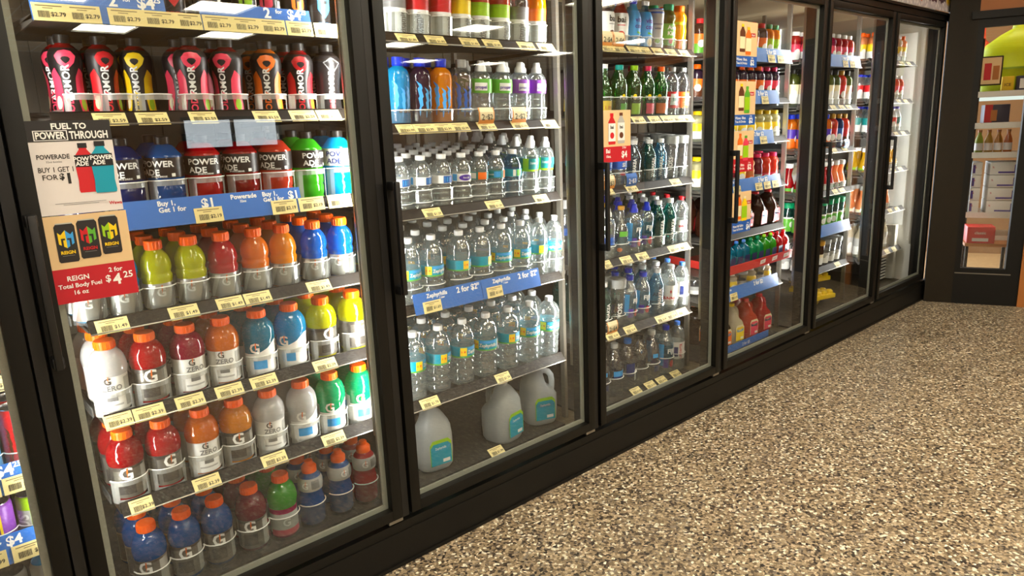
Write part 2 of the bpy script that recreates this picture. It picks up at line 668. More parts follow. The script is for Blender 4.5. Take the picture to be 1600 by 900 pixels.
b = MB(cf)
b.box(-.03, .145, 0, .09, 0, CZ, 'dark_brown_panel')
b.box(.145, 4.0, .0, .09, 2.03, CZ, 'wood_orange')
b.box(.10, 4.0, -.02, .09, 1.985, 2.035, 'dark_frame')
b.box(.60, 4.0, 0, .09, 0, 1.985, 'dark_brown_panel')
struct('wall_corner', b)
b = MB(cf)
b.box(.145, .182, .0, .05, .0, 1.985, 'dark_frame'); b.box(.455, .545, .0, .05, 0, 1.985, 'dark_frame')
b.box(.182, .455, .0, .05, 0, .265, 'dark_frame'); b.box(.182, .455, 0, .05, 1.93, 1.985, 'dark_frame')
b.box(.182, .455, .022, .028, .265, 1.93, 'door_glass')
b.box(.15, .49, -.004, 0, .225, .232, 'steel')
struct('door_1', b)
b = MB(cf); b.box(.545, .60, -.012, .05, 0, 1.985, 'wood_orange'); struct('trim_1', b)
# small store room seen through that door
b = MB(cf); b.box(-.15, 1.7, 2.2, 2.3, 0, CZ, 'wall_paint'); struct('wall_beyond', b)
b = MB(cf); b.box(-.12, 1.7, .12, 2.2, .001, .006, 'wood_floor'); struct('floor_beyond', b)


def cthing(name, label, cat, group=None):
    return thing(name, label, cat, group=group)


t = cthing('display_shelf', 'dark metal display shelving seen through the narrow glass door', 'shelf')
b = MB(cf)
for s_ in (.235, .90):
    b.box(s_, s_ + .03, .55, .58, .006, 1.9, 'dark_frame')
    b.box(s_, s_ + .03, .92, .95, .006, 1.9, 'dark_frame')
b.build('shelf_upright', t, 0)
SHZ = [1.51, 1.28, 1.06, .60, .42]
for z in SHZ:
    b = MB(cf); b.box(.236, .93, .55, .93, z - .03, z, 'steel'); b.box(.236, .93, .54, .55, z - .035, z + .008, 'white_plastic')
    b.build('shelf_board', t, 0)
t = cthing('shelf_light', 'pale green strip light under the top shelf beyond the narrow door', 'light')
b = MB(cf); b.box(.27, .9, .60, .68, 1.45, 1.478, 'beer_tube'); b.build('light_strip', t, 0)
plain('lime_sheet', (176, 196, 20), .35, noise=.15, nscale=6)
plain('lime_deep', (130, 164, 30), .35)
plain('coral', (220, 70, 50), .4)
t = cthing('bottle_cutout', 'huge lime green bottle display at top behind the narrow glass door', 'display')
b = MB(cf)
b.xf = lambda p: cf((p[0] + .585, p[1] + .74, p[2]))
b.lathe([(.30, 1.512), (.315, 1.56), (.315, 1.66), (.33, 1.675), (.315, 1.69), (.315, 1.79), (.29, 1.86), (.20, 1.93), (.13, 1.97), (.11, 2.1), (.11, 2.2)], 'lime_sheet', 32)
b.lathe([(.33, 1.675), (.331, 1.69)], 'lime_deep', 32, cap0=False, cap1=False)
b.v = [(x, y * .35, z) for x, y, z in b.v]
b.build('bottle_shape', t)
t = cthing('bottle_cutout', 'coral red bottle display partly hidden beside the huge lime bottle', 'display')
b = MB()
b.xf = lambda p: cf((p[0] + .26, p[1] * .4 + .86, p[2]))
b.lathe([(.12, 1.512), (.125, 1.55), (.125, 1.80), (.10, 1.86), (.05, 1.92), (.04, 2.05)], 'coral', 24)
b.build('bottle_shape', t)


def cbox(name, label, cat, s0, s1, d0, d1, z0, z1, mat, extra=None, group=None):
    t = cthing(name, label, cat, group)
    b = MB(cf); b.box(s0, s1, d0, d1, z0, z1, mat, .004)
    b.build('carton', t)
    if extra:
        b = MB(cf); extra(b); b.build('carton_print', t, 0)


def face(d, s0=0, z0=0):
    return lambda u, v: (s0 + u, d, z0 + v)


cbox('framed_notice', 'small framed tan notice standing on the top shelf beyond the narrow door', 'sign', .25, .39, .53, .548, 1.56, 1.77, 'dark_brown_panel',
     lambda b: (b.rect(.26, .38, 1.57, 1.76, face(.529), 'poster_tan'), b.rect(.275, .32, 1.60, 1.72, face(.5285), 'poster_red'), b.rect(.33, .37, 1.60, 1.70, face(.5285), 'wood_orange')))
plain('yellow_box', (214, 180, 24), .5)
plain('navy_box', (34, 38, 60), .5)
cbox('carton', 'yellow carton on the top shelf below the huge lime bottle', 'box', .40, .475, .56, .61, 1.513, 1.62, 'yellow_box', lambda b: b.text('ICE', .03, .437, 1.55, face(.5595), 'ink'))
cbox('carton', 'dark navy carton with pale edge beside the yellow carton', 'box', .49, .60, .56, .61, 1.513, 1.62, 'navy_box', lambda b: b.rect(.51, .56, 1.53, 1.60, face(.5595), 'white'))
cbox('carton', 'dark red and blue carton on the second shelf beyond the narrow door', 'box', .31, .47, .56, .74, 1.283, 1.42, 'navy_box',
     lambda b: (b.rect(.31, .36, 1.29, 1.42, face(.5595), 'poster_red'), b.rect(.35, .39, 1.30, 1.38, face(.559), 'wood_orange')))
for i in range(4):
    t = cthing('juice_bottle', 'small amber juice bottle on the third shelf beyond the narrow door, %s along' % ORD[i], 'bottle', 'amber bottles beyond the narrow door')
    c = [(150, 160, 60), (190, 150, 60), (196, 140, 50), (200, 110, 40)][i]
    lm = liquid('amber_%d' % i, c)
    b = MB(); ss = .30 + .062 * i
    b.xf = (lambda s_: lambda p: cf((p[0] + s_, p[1] + .60, p[2] + 1.061)))(ss)
    b.lathe([(.026, 0), (.028, .01), (.028, .09), (.02, .12), (.011, .14), (.011, .155)], lm, 14)
    b.build('bottle_body', t)
    b = MB(b.xf); 
    b.xf = (lambda s_: lambda p: cf((p[0] + s_, p[1] + .60, p[2] + 1.061)))(ss)
    b.lathe([(.014, .155), (.014, .172)], 'wood_orange', 14); b.build('cap', t)
    b = MB(); b.xf = (lambda s_: lambda p: cf((p[0] + s_, p[1] + .60, p[2] + 1.061)))(ss)
    b.lathe([(.0285, .02), (.0285, .075)], 'poster_white', 14, cap0=False, cap1=False); b.build('label', t)
plain('violet_ink', (66, 50, 150), .5)
for col in range(2):
    for i in range(4):
        s0 = [.27, .385][col] ; s1 = [.335, .60][col]
        z = .602 + .098 * i
        def ex(b, s0=s0, s1=s1, z=z):
            b.rect(s0 + .05 * (s1 - s0) / .2, s1 - .06, z + .012, z + .024, face(.5595), 'violet_ink')
            b.rect(s1 - .06, s1 - .045, z + .012, z + .075, face(.5595), 'violet_ink')
            b.text('%', .02, s0 + .02, z + .05, face(.5595), 'red_ink')
        cbox('carton', 'white and violet carton, %s up in the %s stack beyond the narrow door' % (ORD[i], ['slim', 'wide'][col]), 'box', s0, s1, .56, .80, z, z + .094, 'white', ex, 'white and violet cartons')
plain('pack_red', (196, 20, 26), .4)
cbox('drink_pack', 'bright red wrapped pack on the lowest shelf beyond the narrow door', 'box', .25, .43, .35, .53, .395, .52, 'pack_red',
     lambda b: (b.rect(.285, .39, .41, .435, face(.3495), 'poster_white'), b.text('classic', .03, .335, .465, face(.3495), 'white')))
t = cthing('low_stand', 'low wooden stand under the red pack beyond the narrow door', 'stand')
b = MB(cf); b.box(.24, .54, .34, .535, .372, .394, 'wood_orange'); b.build('stand_top', t, 0)
for a_, c_ in ((.25, .36), (.51, .36), (.25, .51), (.51, .51)):
    b = MB(cf); b.box(a_, a_ + .02, c_, c_ + .02, .006, .372, 'dark_frame'); b.build('leg', t, 0)
cbox('drink_pack', 'red and pink wrapped pack lying on the floor beyond the narrow door', 'box', .29, .45, .20, .335, .006, .12, 'pack_red',
     lambda b: b.rect(.31, .42, .03, .09, face(.1995), 'poster_white'))
t = cthing('work_light', 'warm ceiling light of the space beyond the narrow door', 'light')
b = MB(cf); b.box(.2, 1.2, .3, .5, CZ - .06, CZ - .03, 'room_lamp'); b.build('diffuser', t, 0)
# ------------------------------------------------------------------ product materials
LIQ = {'white': (214, 214, 212), 'red': (190, 10, 22), 'dark red': (150, 4, 14), 'berry': (160, 16, 56), 'orange': (236, 122, 0), 'amber': (232, 142, 0),
       'teal': (0, 126, 160), 'cyan': (0, 150, 206), 'lime': (200, 204, 0), 'green': (0, 156, 96), 'blue': (0, 84, 160), 'bright blue': (0, 96, 190),
       'navy': (10, 40, 110), 'cranberry': (120, 24, 44), 'vivid green': (60, 176, 30), 'coral': (214, 66, 40), 'purple': (60, 34, 60), 'pink': (230, 70, 110),
       'brown': (64, 30, 16), 'yellow': (236, 190, 20), 'cloudy': (206, 200, 150), 'magenta': (190, 20, 90), 'sky blue': (60, 170, 220), 'peach': (240, 150, 90),
       'black': (28, 24, 24), 'dark green': (10, 80, 40), 'sea green': (10, 110, 100), 'golden': (240, 166, 0), 'cream': (226, 214, 186), 'olive': (90, 100, 30)}


def liq(c, clear=.2):
    return liquid('liquid_' + c.replace(' ', '_'), LIQ[c], clear)


clearmat('water', (246, 250, 250), .22, .15, .05, (236, 246, 246))
clearmat('water_blue', (150, 205, 225), .14, .12, .04, (90, 170, 210))
clearmat('water_teal', (70, 170, 160), .14, .18, .04, (20, 130, 120))
clearmat('water_green', (100, 190, 90), .14, .22, .04, (30, 130, 50))
clearmat('water_smoke', (228, 228, 228), .20, .13, .04, (180, 180, 180))
clearmat('milky', (240, 245, 245), .06, .80, .3, (226, 232, 234))
for nm, c in dict(cap_orange=(255, 100, 0), cap_white=(238, 240, 240), cap_black=(26, 24, 22), cap_red=(206, 24, 34), cap_blue=(20, 50, 196), cap_green=(0, 140, 90),
                  cap_lime=(160, 210, 30), cap_grey=(150, 152, 150), cap_yellow=(240, 200, 10), cap_pink=(214, 30, 90), cap_sky=(70, 130, 220), cap_gold=(200, 150, 50), cap_teal=(10, 150, 140)).items():
    plain(nm, c, .4, spec=.25)
for nm, c in dict(L_white=(232, 232, 228), L_black=(24, 20, 20), L_red=(200, 24, 34), L_orange=(232, 110, 24), L_yellow=(240, 204, 20), L_blue=(24, 84, 170), L_aqua=(0, 150, 176),
                  L_green=(90, 170, 50), L_lime=(150, 196, 20), L_purple=(130, 60, 170), L_pink=(226, 60, 90), L_silver=(176, 176, 172), L_grey=(120, 120, 120), L_navy=(20, 40, 100), L_teal=(20, 130, 130), L_cream=(236, 222, 180),
                  L_sky=(60, 160, 230), L_brown=(96, 50, 24), L_violet=(70, 40, 150)).items():
    plain(nm, c, .38)
plain('foil', (186, 184, 178), .3, .75)
plain('foil_dark', (96, 92, 88), .3, .7)
plain('foil_mid', (132, 128, 120), .3, .7)
plain('alu', (200, 200, 200), .25, .9)


def rad(prof, z):
    for (r0, z0), (r1, z1) in zip(prof, prof[1:]):
        if z0 <= z <= z1:
            return r0 + (r1 - r0) * ((z - z0) / (z1 - z0) if z1 > z0 else 0)
    return prof[-1][0]


def ribs(z0, z1, n, d=.05):
    out = []
    h = (z1 - z0) / n
    for i in range(n):
        out += [(1, z0 + h * i), (1, z0 + h * (i + .55)), (1 - d, z0 + h * (i + .75)), (1 - d, z0 + h * (i + .8))]
    return out + [(1, z1)]


PROF = {
    'sport_wide': ([(.70, 0), (.84, .015), (.93, .05), (.955, .09), (.94, .12), (.94, .44), (.95, .50), (.985, .54), (1.02, .58), (1.035, .62), (1.02, .67), (.975, .725), (.90, .775), (.79, .82), (.65, .855), (.52, .872), (.49, .88), (.49, .90)],
                   [(.52, .885), (.56, .89), (.565, .982), (.53, 1.0)]),
    'sport_ring': ([(.72, 0), (.9, .02), (1, .05), (.99, .10), (.97, .38), (.95, .41), (.98, .44), (1.0, .47), (.98, .50), (.91, .525), (.93, .55), (1.0, .60), (.99, .66), (.93, .72), (.80, .785), (.62, .835), (.50, .86), (.48, .885)],
                   [(.52, .87), (.56, .876), (.56, .985), (.52, 1.0)]),
    'sport_squeeze': ([(.75, 0), (.95, .03), (1, .06), (.98, .42), (.9, .47), (.88, .52), (.95, .56), (1, .62), (.98, .70), (.85, .77), (.62, .82), (.5, .84)],
                      [(.60, .82), (.62, .90), (.5, .93), (.36, .945), (.34, .99), (.28, 1.0)]),
    'cone_top': ([(.80, 0), (.96, .02), (1, .05), (.93, .09), (1, .13), (1, .22), (.94, .25), (1, .28), (1, .36), (.92, .40), (.92, .43), (1, .47), (1.02, .50), (1.02, .74), (1.0, .765), (.93, .78), (.55, .885), (.36, .90), (.34, .925)],
                 [(.38, .905), (.40, .91), (.40, .995), (.37, 1.0)]),
    'hourglass': ([(.8, 0), (.92, .02), (.93, .06), (.86, .25), (.84, .38), (.88, .50), (.98, .60), (1.02, .68), (1, .75), (.88, .81), (.62, .865), (.46, .885), (.44, .91)],
                  [(.46, .895), (.5, .90), (.5, .995), (.46, 1.0)]),
    'tall_round': ([(.85, 0), (.97, .02), (1, .05), (1, .62), (.99, .70), (.93, .76), (.80, .815), (.58, .85), (.44, .865), (.42, .885)],
                   [(.46, .875), (.48, .88), (.48, .99), (.45, 1.0)]),
    'dome_water': ([(.70, 0), (.92, .015)] + ribs(.03, .36, 3, .05) + [(1, .38), (.98, .40), (.98, .56), (1, .575), (1.0, .62), (.98, .68), (.93, .745), (.82, .81), (.62, .87), (.42, .905), (.30, .92), (.28, .94)],
                   [(.34, .925), (.36, .93), (.36, .99), (.33, 1.0)]),
    'small_water': ([(.72, 0), (.94, .015)] + ribs(.03, .44, 4, .07) + [(1, .45), (.98, .46), (.98, .63), (1, .65), (.96, .72), (.84, .79), (.6, .86), (.42, .90), (.36, .915), (.34, .93)],
                    [(.42, .915), (.44, .92), (.44, .99), (.41, 1.0)]),
    'ring_water': ([(.72, 0), (.9, .012)] + ribs(.03, .42, 3, .08) + [(1, .43), (1, .44), (.98, .445), (.98, .63), (1, .64), (.92, .65), (.92, .66), (1, .675), (1.0, .72), (.94, .79), (.78, .855), (.5, .905), (.34, .93), (.30, .94)],
                   [(.34, .925), (.36, .93), (.36, .99), (.33, 1.0)]),
    'slim_neck': ([(.80, 0), (.96, .02), (1, .05), (1, .55), (.98, .62), (.88, .70), (.66, .78), (.46, .85), (.38, .89), (.37, .92)],
                  [(.42, .91), (.44, .915), (.44, .995), (.41, 1.0)]),
    'cylinder': ([(.94, 0), (1, .01), (1, .80), (1, .83)], [(1.0, .832), (1.0, .995), (.98, 1.0)]),
    'glass_neck': ([(.9, 0), (1, .02), (1, .48), (.92, .56), (.62, .66), (.40, .76), (.34, .85), (.34, .93)], [(.38, .925), (.4, .93), (.4, .995), (.37, 1.0)]),
    'can': ([(.72, 0), (.80, .012), (.98, .05), (1, .08), (1, .90), (.96, .93), (.86, .965), (.84, .97)], [(.84, .968), (.87, .975), (.87, .99), (.83, .995), (.80, .975), (.1, .972)]),
    'tub': ([(.8, 0), (.9, .05), (1.0, .84)], [(1.04, .84), (1.05, .86), (1.05, .98), (1.0, 1.0)]),
    'sport_cap_water': ([(.72, 0), (.94, .015)] + ribs(.03, .36, 3, .06) + [(.95, .40), (.92, .44), (.96, .48), (1, .52), (1.02, .62), (.98, .70), (.86, .77), (.62, .82), (.48, .84)],
                        [(.46, .83), (.50, .835), (.48, .90), (.34, .93), (.32, .98), (.26, 1.0)]),
    'wavy_juice': ([(.8, 0), (.96, .02), (1, .06), (.94, .14), (.92, .22), (1, .32), (1, .50), (.9, .58), (.86, .64), (.96, .70), (.92, .77), (.7, .84), (.5, .87), (.48, .89)],
                   [(.56, .875), (.6, .88), (.6, .985), (.56, 1.0)]),
    'carafe': ([(.7, 0), (.95, .04), (1, .15), (.98, .32), (.72, .48), (.5, .60), (.46, .68), (.56, .80), (.6, .86)], [(.62, .85), (.64, .86), (.64, .97), (.60, 1.0)]),
}


def bolt(cx, cy, k):
    return [(cx + x * k, cy + y * k) for x, y in [(-.1, .5), (.45, .5), (.12, .1), (.34, .1), (-.35, -.55), (-.08, -.05), (-.34, -.05)]]


def circ(cx, cy, r, n=14, sy=1):
    return [(cx + r * cos(2 * pi * i / n), cy + r * sy * sin(2 * pi * i / n)) for i in range(n)]


def claw(cx, cy, h, sk):
    """one jagged claw stroke"""
    L = [(-.3, .5), (.10, .40), (.22, .30), (.14, .24), (.30, .05), (.20, 0), (.26, -.2), (.10, -.26), (.02, -.5)]
    Rr = [(-.04, -.5), (-.08, -.3), (.0, -.22), (-.14, 0), (-.04, .06), (-.20, .28), (-.05, .34)]
    return [(cx + (x + sk * y) * h, cy + y * h) for x, y in L + Rr]


def drink(kind, var, H, R):
    """returns [(part, mesh)], description, object name, category"""
    b_ = {}
    V = VAR[kind][var]
    pk = V['p']
    prof, cap = PROF[pk]
    seg = 22 if R > .03 else 16
    b = MB()
    b.lathe([(r * R, z * H) for r, z in prof], V['m'], seg)
    if V.get('m2'):                      # second liquid colour in the lower part
        b = MB()
        lo = [(r, z) for r, z in prof if z <= .5]
        hi = [(r, z) for r, z in prof if z >= .5]
        rr = rad(prof, .5)
        b.lathe([(r * R, z * H) for r, z in lo + [(rr, .5)]], V['m2'], seg, cap1=False)
        b.lathe([(r * R, z * H) for r, z in [(rr, .5)] + hi], V['m'], seg, cap0=False)
    parts = [('can_body' if pk == 'can' else 'bottle_body', b.mesh('bottle_body', 50))]
    c = MB()
    cp = [(r * R, z * H) for r, z in cap]
    c.lathe(cp, V['c'], seg, lobes=0, cap0=True)
    if V['c'] == 'cap_orange' and pk.startswith('sport_') and pk != 'sport_squeeze':
        r0 = cp[1][0]
        for i in range(18):
            a = 2 * pi * i / 18
            c.tube([(r0 * cos(a), r0 * sin(a), cp[1][1] + .001), (r0 * cos(a), r0 * sin(a), cp[2][1] - .001)], .0012, V['c'], 4)
    parts.append(('can_lid' if pk == 'can' else 'cap', c.mesh('cap', 40)))
    if V.get('L'):
        b = MB()

        def place(eps):
            def f(u, v):
                r = rad(prof, min(max(v / H, 0), .99)) * R + eps
                a = u / R
                return (r * sin(a), -r * cos(a), v)
            return f
        for it in V['L']:
            t = it[0]
            if t == 'band':
                _, z0, z1, m = it[:4]
                off = .0006 + (it[4] if len(it) > 4 else 0)
                zs = sorted(set([z0, z1] + [z for r, z in prof if z0 < z < z1]))
                b.lathe([(rad(prof, z) * R + off, z * H) for z in zs], m, seg, cap0=False, cap1=False)
            elif t == 'arc':
                _, u0, u1, z0, z1, m = it
                zs = sorted(set([z0, z1] + [z for r, z in prof if z0 < z < z1]))
                for za, zb in zip(zs, zs[1:]):
                    b.rect(u0 * R, u1 * R, za * H, zb * H, place(.0011), m, R * .25)
            elif t == 'poly':
                _, pts, m = it[:3]
                b.poly([(x * R, y * H) for x, y in pts], place(.0016 + (it[3] if len(it) > 3 else 0)), m, R * .25)
            elif t == 'text':
                _, s, size, u, v, m, rot = it[:7]
                b.text(s, size * H, u * R, v * H, place(.0022), m, rot, step=R * .3, xs=it[7] if len(it) > 7 else 1, bold=.025)
        parts.append(('label', b.mesh('label', 50)))
    return parts


def gl(style, body):
    """sports drink label pieces, u in radii, v in heights"""
    if style == 'classic':
        return [('band', .07, .53, 'foil_mid'), ('arc', -1.6, -.75, .10, .50, 'foil_dark'), ('arc', .95, 1.7, .08, .50, 'L_silver'), ('arc', -.5, .5, .12, .30, 'foil_dark'), ('poly', [(-.9, .47), (1.2, .50), (1.2, .53), (-.9, .53)], 'foil_dark'),
                ('text', 'G', .25, .05, .345, 'L_white', 0), ('poly', bolt(.12, .44, .15), 'L_orange', .0008)]
    if style == 'zero':
        return [('band', .06, .54, 'L_white'), ('arc', .8, 1.6, .10, .50, 'L_silver'), ('text', 'G', .13, -.15, .44, 'foil_dark', 0), ('poly', bolt(-.1, .50, .10), 'L_orange', .0008),
                ('text', 'ZERO', .10, .05, .35, 'L_grey', 0), ('arc', -.6, .6, .13, .155, 'L_silver'), ('arc', -.3, .3, .20, .29, 'L_grey')]
    if style == 'swoosh':
        return [('band', .04, .36, 'L_white'), ('poly', [(-1.7, .37), (-1.0, .36), (-.1, .37), (.6, .44), (1.2, .55), (1.7, .55), (1.7, .35), (.9, .33)], 'L_white'), ('arc', -1.7, -1.1, .30, .50, 'L_silver'),
                ('text', 'G', .22, -.25, .38, 'L_white', 0), ('poly', bolt(-.17, .47, .14), 'L_orange', .0008), ('arc', -.5, .5, .12, .26, 'L_sky')]
    if style == 'silver':
        return [('band', .04, .40, 'foil'), ('poly', [(-1.2, .05), (-.9, .05), (-.3, .38), (-.7, .38)], 'L_white'), ('poly', [(.5, .05), (.8, .05), (1.2, .38), (.9, .38)], 'foil_dark'),
                ('text', 'G', .17, 0, .22, 'L_white', 0), ('poly', bolt(.06, .31, .14), 'L_orange', .0008)]
    if style == 'squeeze':
        return [('band', .56, .76, 'L_silver'), ('text', 'G', .13, -.2, .62, 'L_white', 0), ('arc', .3, 1.0, .60, .73, 'L_grey'), ('poly', bolt(-.15, .68, .1), 'L_orange', .0008)]


def pw(black='L_black', ink='L_white'):
    return [('band', .495, .745, black), ('text', 'POWER', .105, .05, .635, ink, 0, 1.05), ('text', 'ADE', .105, -.33, .53, ink, 0, 1.05), ('text', 'SPORTS DRINK', .028, .1, .505, ink, 0), ('arc', .75, .95, .51, .55, ink)]


def ba(col):
    sh = [(-.62, .74), (-.4, .80), (0, .815), (.4, .80), (.62, .74), (.45, .66), (0, .57), (-.45, .66)]
    sm = [(x * .42, .695 + (y - .70) * .36) for x, y in sh]
    return [('band', .04, .84, 'L_black'), ('poly', sh, col), ('poly', sm, 'L_black', .0006), ('poly', [(x * 1.0, .70 + (y - .70)) for x, y in [(-.75, .60), (-1.25, .52), (-1.35, .06), (-.62, .06), (-.45, .30), (-.5, .48)]], col),
            ('poly', [(.75, .60), (1.25, .52), (1.35, .06), (.62, .06), (.45, .30), (.5, .48)], col), ('poly', circ(-.85, .18, .24, 12, .35), 'L_cream', .0004), ('poly', circ(.9, .16, .24, 12, .35), 'L_lime', .0004),
            ('text', 'BODY', .125, .12, .17, col if col != 'L_black' else 'L_red', pi / 2), ('text', 'ARMOR', .125, .12, .42, 'L_white', pi / 2)]


def hy(ink, plate):
    wide = lambda P: [(x * 2.0 if abs(x) < 9 else x, y) for x, y in P]
    return [('poly', wide(claw(-.30, .42, .5, .0)), ink), ('poly', wide(claw(.0, .36, .44, .12)), ink, .0003), ('poly', wide(claw(.22, .40, .42, .1)), ink, .0006), ('arc', -.35, .8, .215, .275, plate), ('text', 'HYDRO', .05, .22, .228, 'L_white', 0)]


def zl(a=0, z=0):
    L = [('band', .40 + z, .56 + z, 'L_aqua'), ('band', .395 + z, .415 + z, 'L_green', .0002), ('arc', -.2 + a, 1.2 + a, .51 + z, .55 + z, 'L_sky'), ('text', 'Zephyrhills', .072, .5 + a, .455 + z, 'L_white', 0, .85), ('arc', -.85 + a, -.30 + a, .42 + z, .55 + z, 'L_yellow'), ('arc', -.75 + a, -.40 + a, .47 + z, .50 + z, 'L_orange'),
         ('arc', 1.5 + a, 1.8 + a, .42 + z, .54 + z, 'L_white')]
    return L


def vw(col):
    return [('band', .05, .42, 'L_white'), ('band', .42, .62, col), ('text', 'vitamin', .11, .35, .22, 'L_grey', pi / 2), ('text', 'water', .10, .62, .2, 'L_grey', pi / 2), ('arc', -1.2, -.5, .10, .38, 'L_silver')]


def two(c1, c2, a=.1, m=.35, z=.6, txt=None, ink='L_white'):
    L = [('band', a, m, c1), ('band', m, z, c2), ('poly', circ(0, (a + z) / 2, .45, 12, .22), ink)]
    if txt:
        L.append(('text', txt, .08, 0, (a + z) / 2 - .03, c1, 0))
    return L


VAR = {
    'gat': {}, 'ring': {}, 'sq': {}, 'pow': {}, 'armor': {}, 'hydro': {}, 'prop': {}, 'vita': {}, 'sm': {}, 'zep': {}, 'zep2': {}, 'mix': {}, 'can': {}, 'gen': {}}
for c, st in [('white', 'zero'), ('red', 'classic'), ('berry', 'zero'), ('orange', 'zero'), ('teal', 'swoosh'), ('cyan', 'swoosh'), ('lime', 'classic'), ('dark red', 'classic'), ('amber', 'classic'), ('green', 'swoosh'), ('blue', 'classic'), ('cranberry', 'classic')]:
    VAR['gat'][c] = dict(p='sport_wide', m=liq(c, .12), c='cap_orange', L=gl(st, c), d=c + ' sports drink bottle')
VAR['gat']['frost white'] = dict(p='sport_wide', m=liq('white', .12), c='cap_orange', L=gl('swoosh', 0), d='frosty white sports drink bottle')
VAR['gat']['green pink'] = dict(p='sport_wide', m=liq('vivid green'), m2=liq('magenta'), c='cap_orange', L=[('band', .10, .42, 'L_silver'), ('text', 'G', .17, 0, .22, 'L_white', 0), ('arc', -1.2, 1.2, .06, .16, 'L_pink')], d='green and pink sports drink bottle')
for c in ['cyan', 'lime', 'red', 'orange', 'amber', 'bright blue']:
    VAR['ring'][c] = dict(p='sport_ring', m=liq(c, .15), c='cap_orange', L=gl('silver', c), d=c + ' sports drink bottle')
for c in ['blue', 'red']:
    VAR['sq'][c] = dict(p='sport_squeeze', m=liq(c), c='cap_orange', L=gl('squeeze', c), d=c + ' squeeze cap sports bottle')
for c, cc in [('navy', 0), ('blue', 0), ('red', 0), ('dark red', 0), ('coral', 0), ('vivid green', 0)]:
    VAR['pow'][c] = dict(p='cone_top', m=liq(c, .15), c='cap_black', L=pw(), d=c + ' black-labelled sports bottle')
VAR['pow']['sky blue'] = dict(p='cone_top', m=liq('cyan', .3), c='cap_black', L=pw('L_white', 'L_navy'), d='sky blue white-labelled sports bottle')
for c, l in [('pink', 'L_pink'), ('red', 'L_red'), ('yellow', 'L_yellow'), ('orange', 'L_orange')]:
    VAR['armor'][c] = dict(p='hourglass', m=liq('dark red' if c != 'orange' else 'orange'), c='cap_black', L=ba(l), d='black and %s shield-labelled bottle' % c)
VAR['armor']['black'] = dict(p='hourglass', m=liq('black'), c='cap_black', L=[('band', .04, .84, 'L_black'), ('poly', [(-.62, .74), (0, .815), (.62, .74), (0, .57)], 'L_grey'), ('poly', [(-.52, .735), (0, .795), (.52, .735), (0, .60)], 'L_black', .0005),
                             ('text', 'BODY', .125, .12, .17, 'L_red', pi / 2), ('text', 'ARMOR', .125, .12, .42, 'L_white', pi / 2)], d='all black shield-labelled bottle')
VAR['hydro']['cyan'] = dict(p='tall_round', m=liq('cyan'), c='cap_blue', L=hy('L_sky', 'L_black'), d='cyan claw-marked drink bottle')
VAR['hydro']['purple'] = dict(p='tall_round', m=liq('purple'), c='cap_blue', L=hy('L_sky', 'L_black'), d='purple claw-marked drink bottle')
VAR['hydro']['orange'] = dict(p='tall_round', m=liq('amber'), c='cap_blue', L=hy('L_sky', 'L_black'), d='orange claw-marked drink bottle')
VAR['hydro']['clear'] = dict(p='tall_round', m='water_smoke', c='cap_grey', L=hy('L_blue', 'L_sky'), d='clear claw-marked drink bottle')
for c, l in [('green', 'L_green'), ('purple', 'L_purple')]:
    VAR['prop'][c] = dict(p='sport_cap_water', m='water', c='cap_white', L=[('band', .50, .72, l), ('arc', -.5, .6, .54, .66, 'L_white'), ('text', 'propel', .07, .05, .57, 'L_violet', 0)], d='clear water bottle, %s label' % c)
for c, l, m in [('white', 'L_grey', 'water_smoke'), ('red', 'L_red', 'coral'), ('yellow', 'L_yellow', 'golden'), ('green', 'L_lime', 'coral'), ('grey', 'L_grey', 'water_smoke'), ('amber', 'L_orange', 'amber')]:
    VAR['vita'][c] = dict(p='tall_round', m=m if m.startswith('water') else liq(m), c='cap_white' if c != 'amber' else 'cap_gold', L=vw(l), d='%s-banded vitamin drink bottle' % c)
VAR['sm']['blue'] = dict(p='small_water', m='water', c='cap_white', L=[('band', .47, .62, 'L_white'), ('arc', .3, 1.4, .48, .61, 'L_blue'), ('arc', .4, .9, .50, .59, 'L_sky'), ('arc', -1.2, -.9, .48, .61, 'L_sky')], d='small water bottle, white-blue label')
VAR['sm']['violet'] = dict(p='small_water', m='water', c='cap_white', L=[('band', .47, .62, 'L_white'), ('poly', circ(.2, .545, .7, 14, .085), 'L_violet'), ('text', 'Pure Life', .045, .2, .53, 'L_white', 0, .8), ('arc', -1.2, -.7, .48, .61, 'L_sky')], d='small water bottle, violet emblem')
VAR['sm']['orange'] = dict(p='small_water', m='water', c='cap_white', L=[('band', .47, .62, 'L_teal'), ('arc', 0, .95, .475, .615, 'L_orange'), ('arc', -.7, -.2, .49, .60, 'L_white')], d='small water bottle, teal-orange label')
VAR['sm']['teal'] = dict(p='small_water', m='water', c='cap_white', L=[('band', .47, .62, 'L_teal'), ('arc', -.2, .5, .49, .60, 'L_sky'), ('arc', .9, 1.3, .475, .615, 'L_orange'), ('text', 'Zephyrhills', .04, -.5, .53, 'L_white', 0, .7)], d='small water bottle, teal label')
VAR['sm']['aqua'] = dict(p='small_water', m='water_blue', c='cap_white', L=[('band', .47, .62, 'L_aqua'), ('arc', -.3, .3, .48, .61, 'L_green'), ('arc', -.7, -.4, .48, .61, 'L_white')], d='small water bottle, aqua scenery label')
VAR['sm']['sport'] = dict(p='sport_cap_water', m='water', c='cap_white', L=[('band', .46, .66, 'L_teal'), ('band', .44, .475, 'L_lime', .0003), ('arc', -1.0, -.4, .47, .66, 'L_lime'), ('text', 'Zephyrhills', .05, .2, .57, 'L_white', 0, .7)], d='sport-cap water bottle, green label')
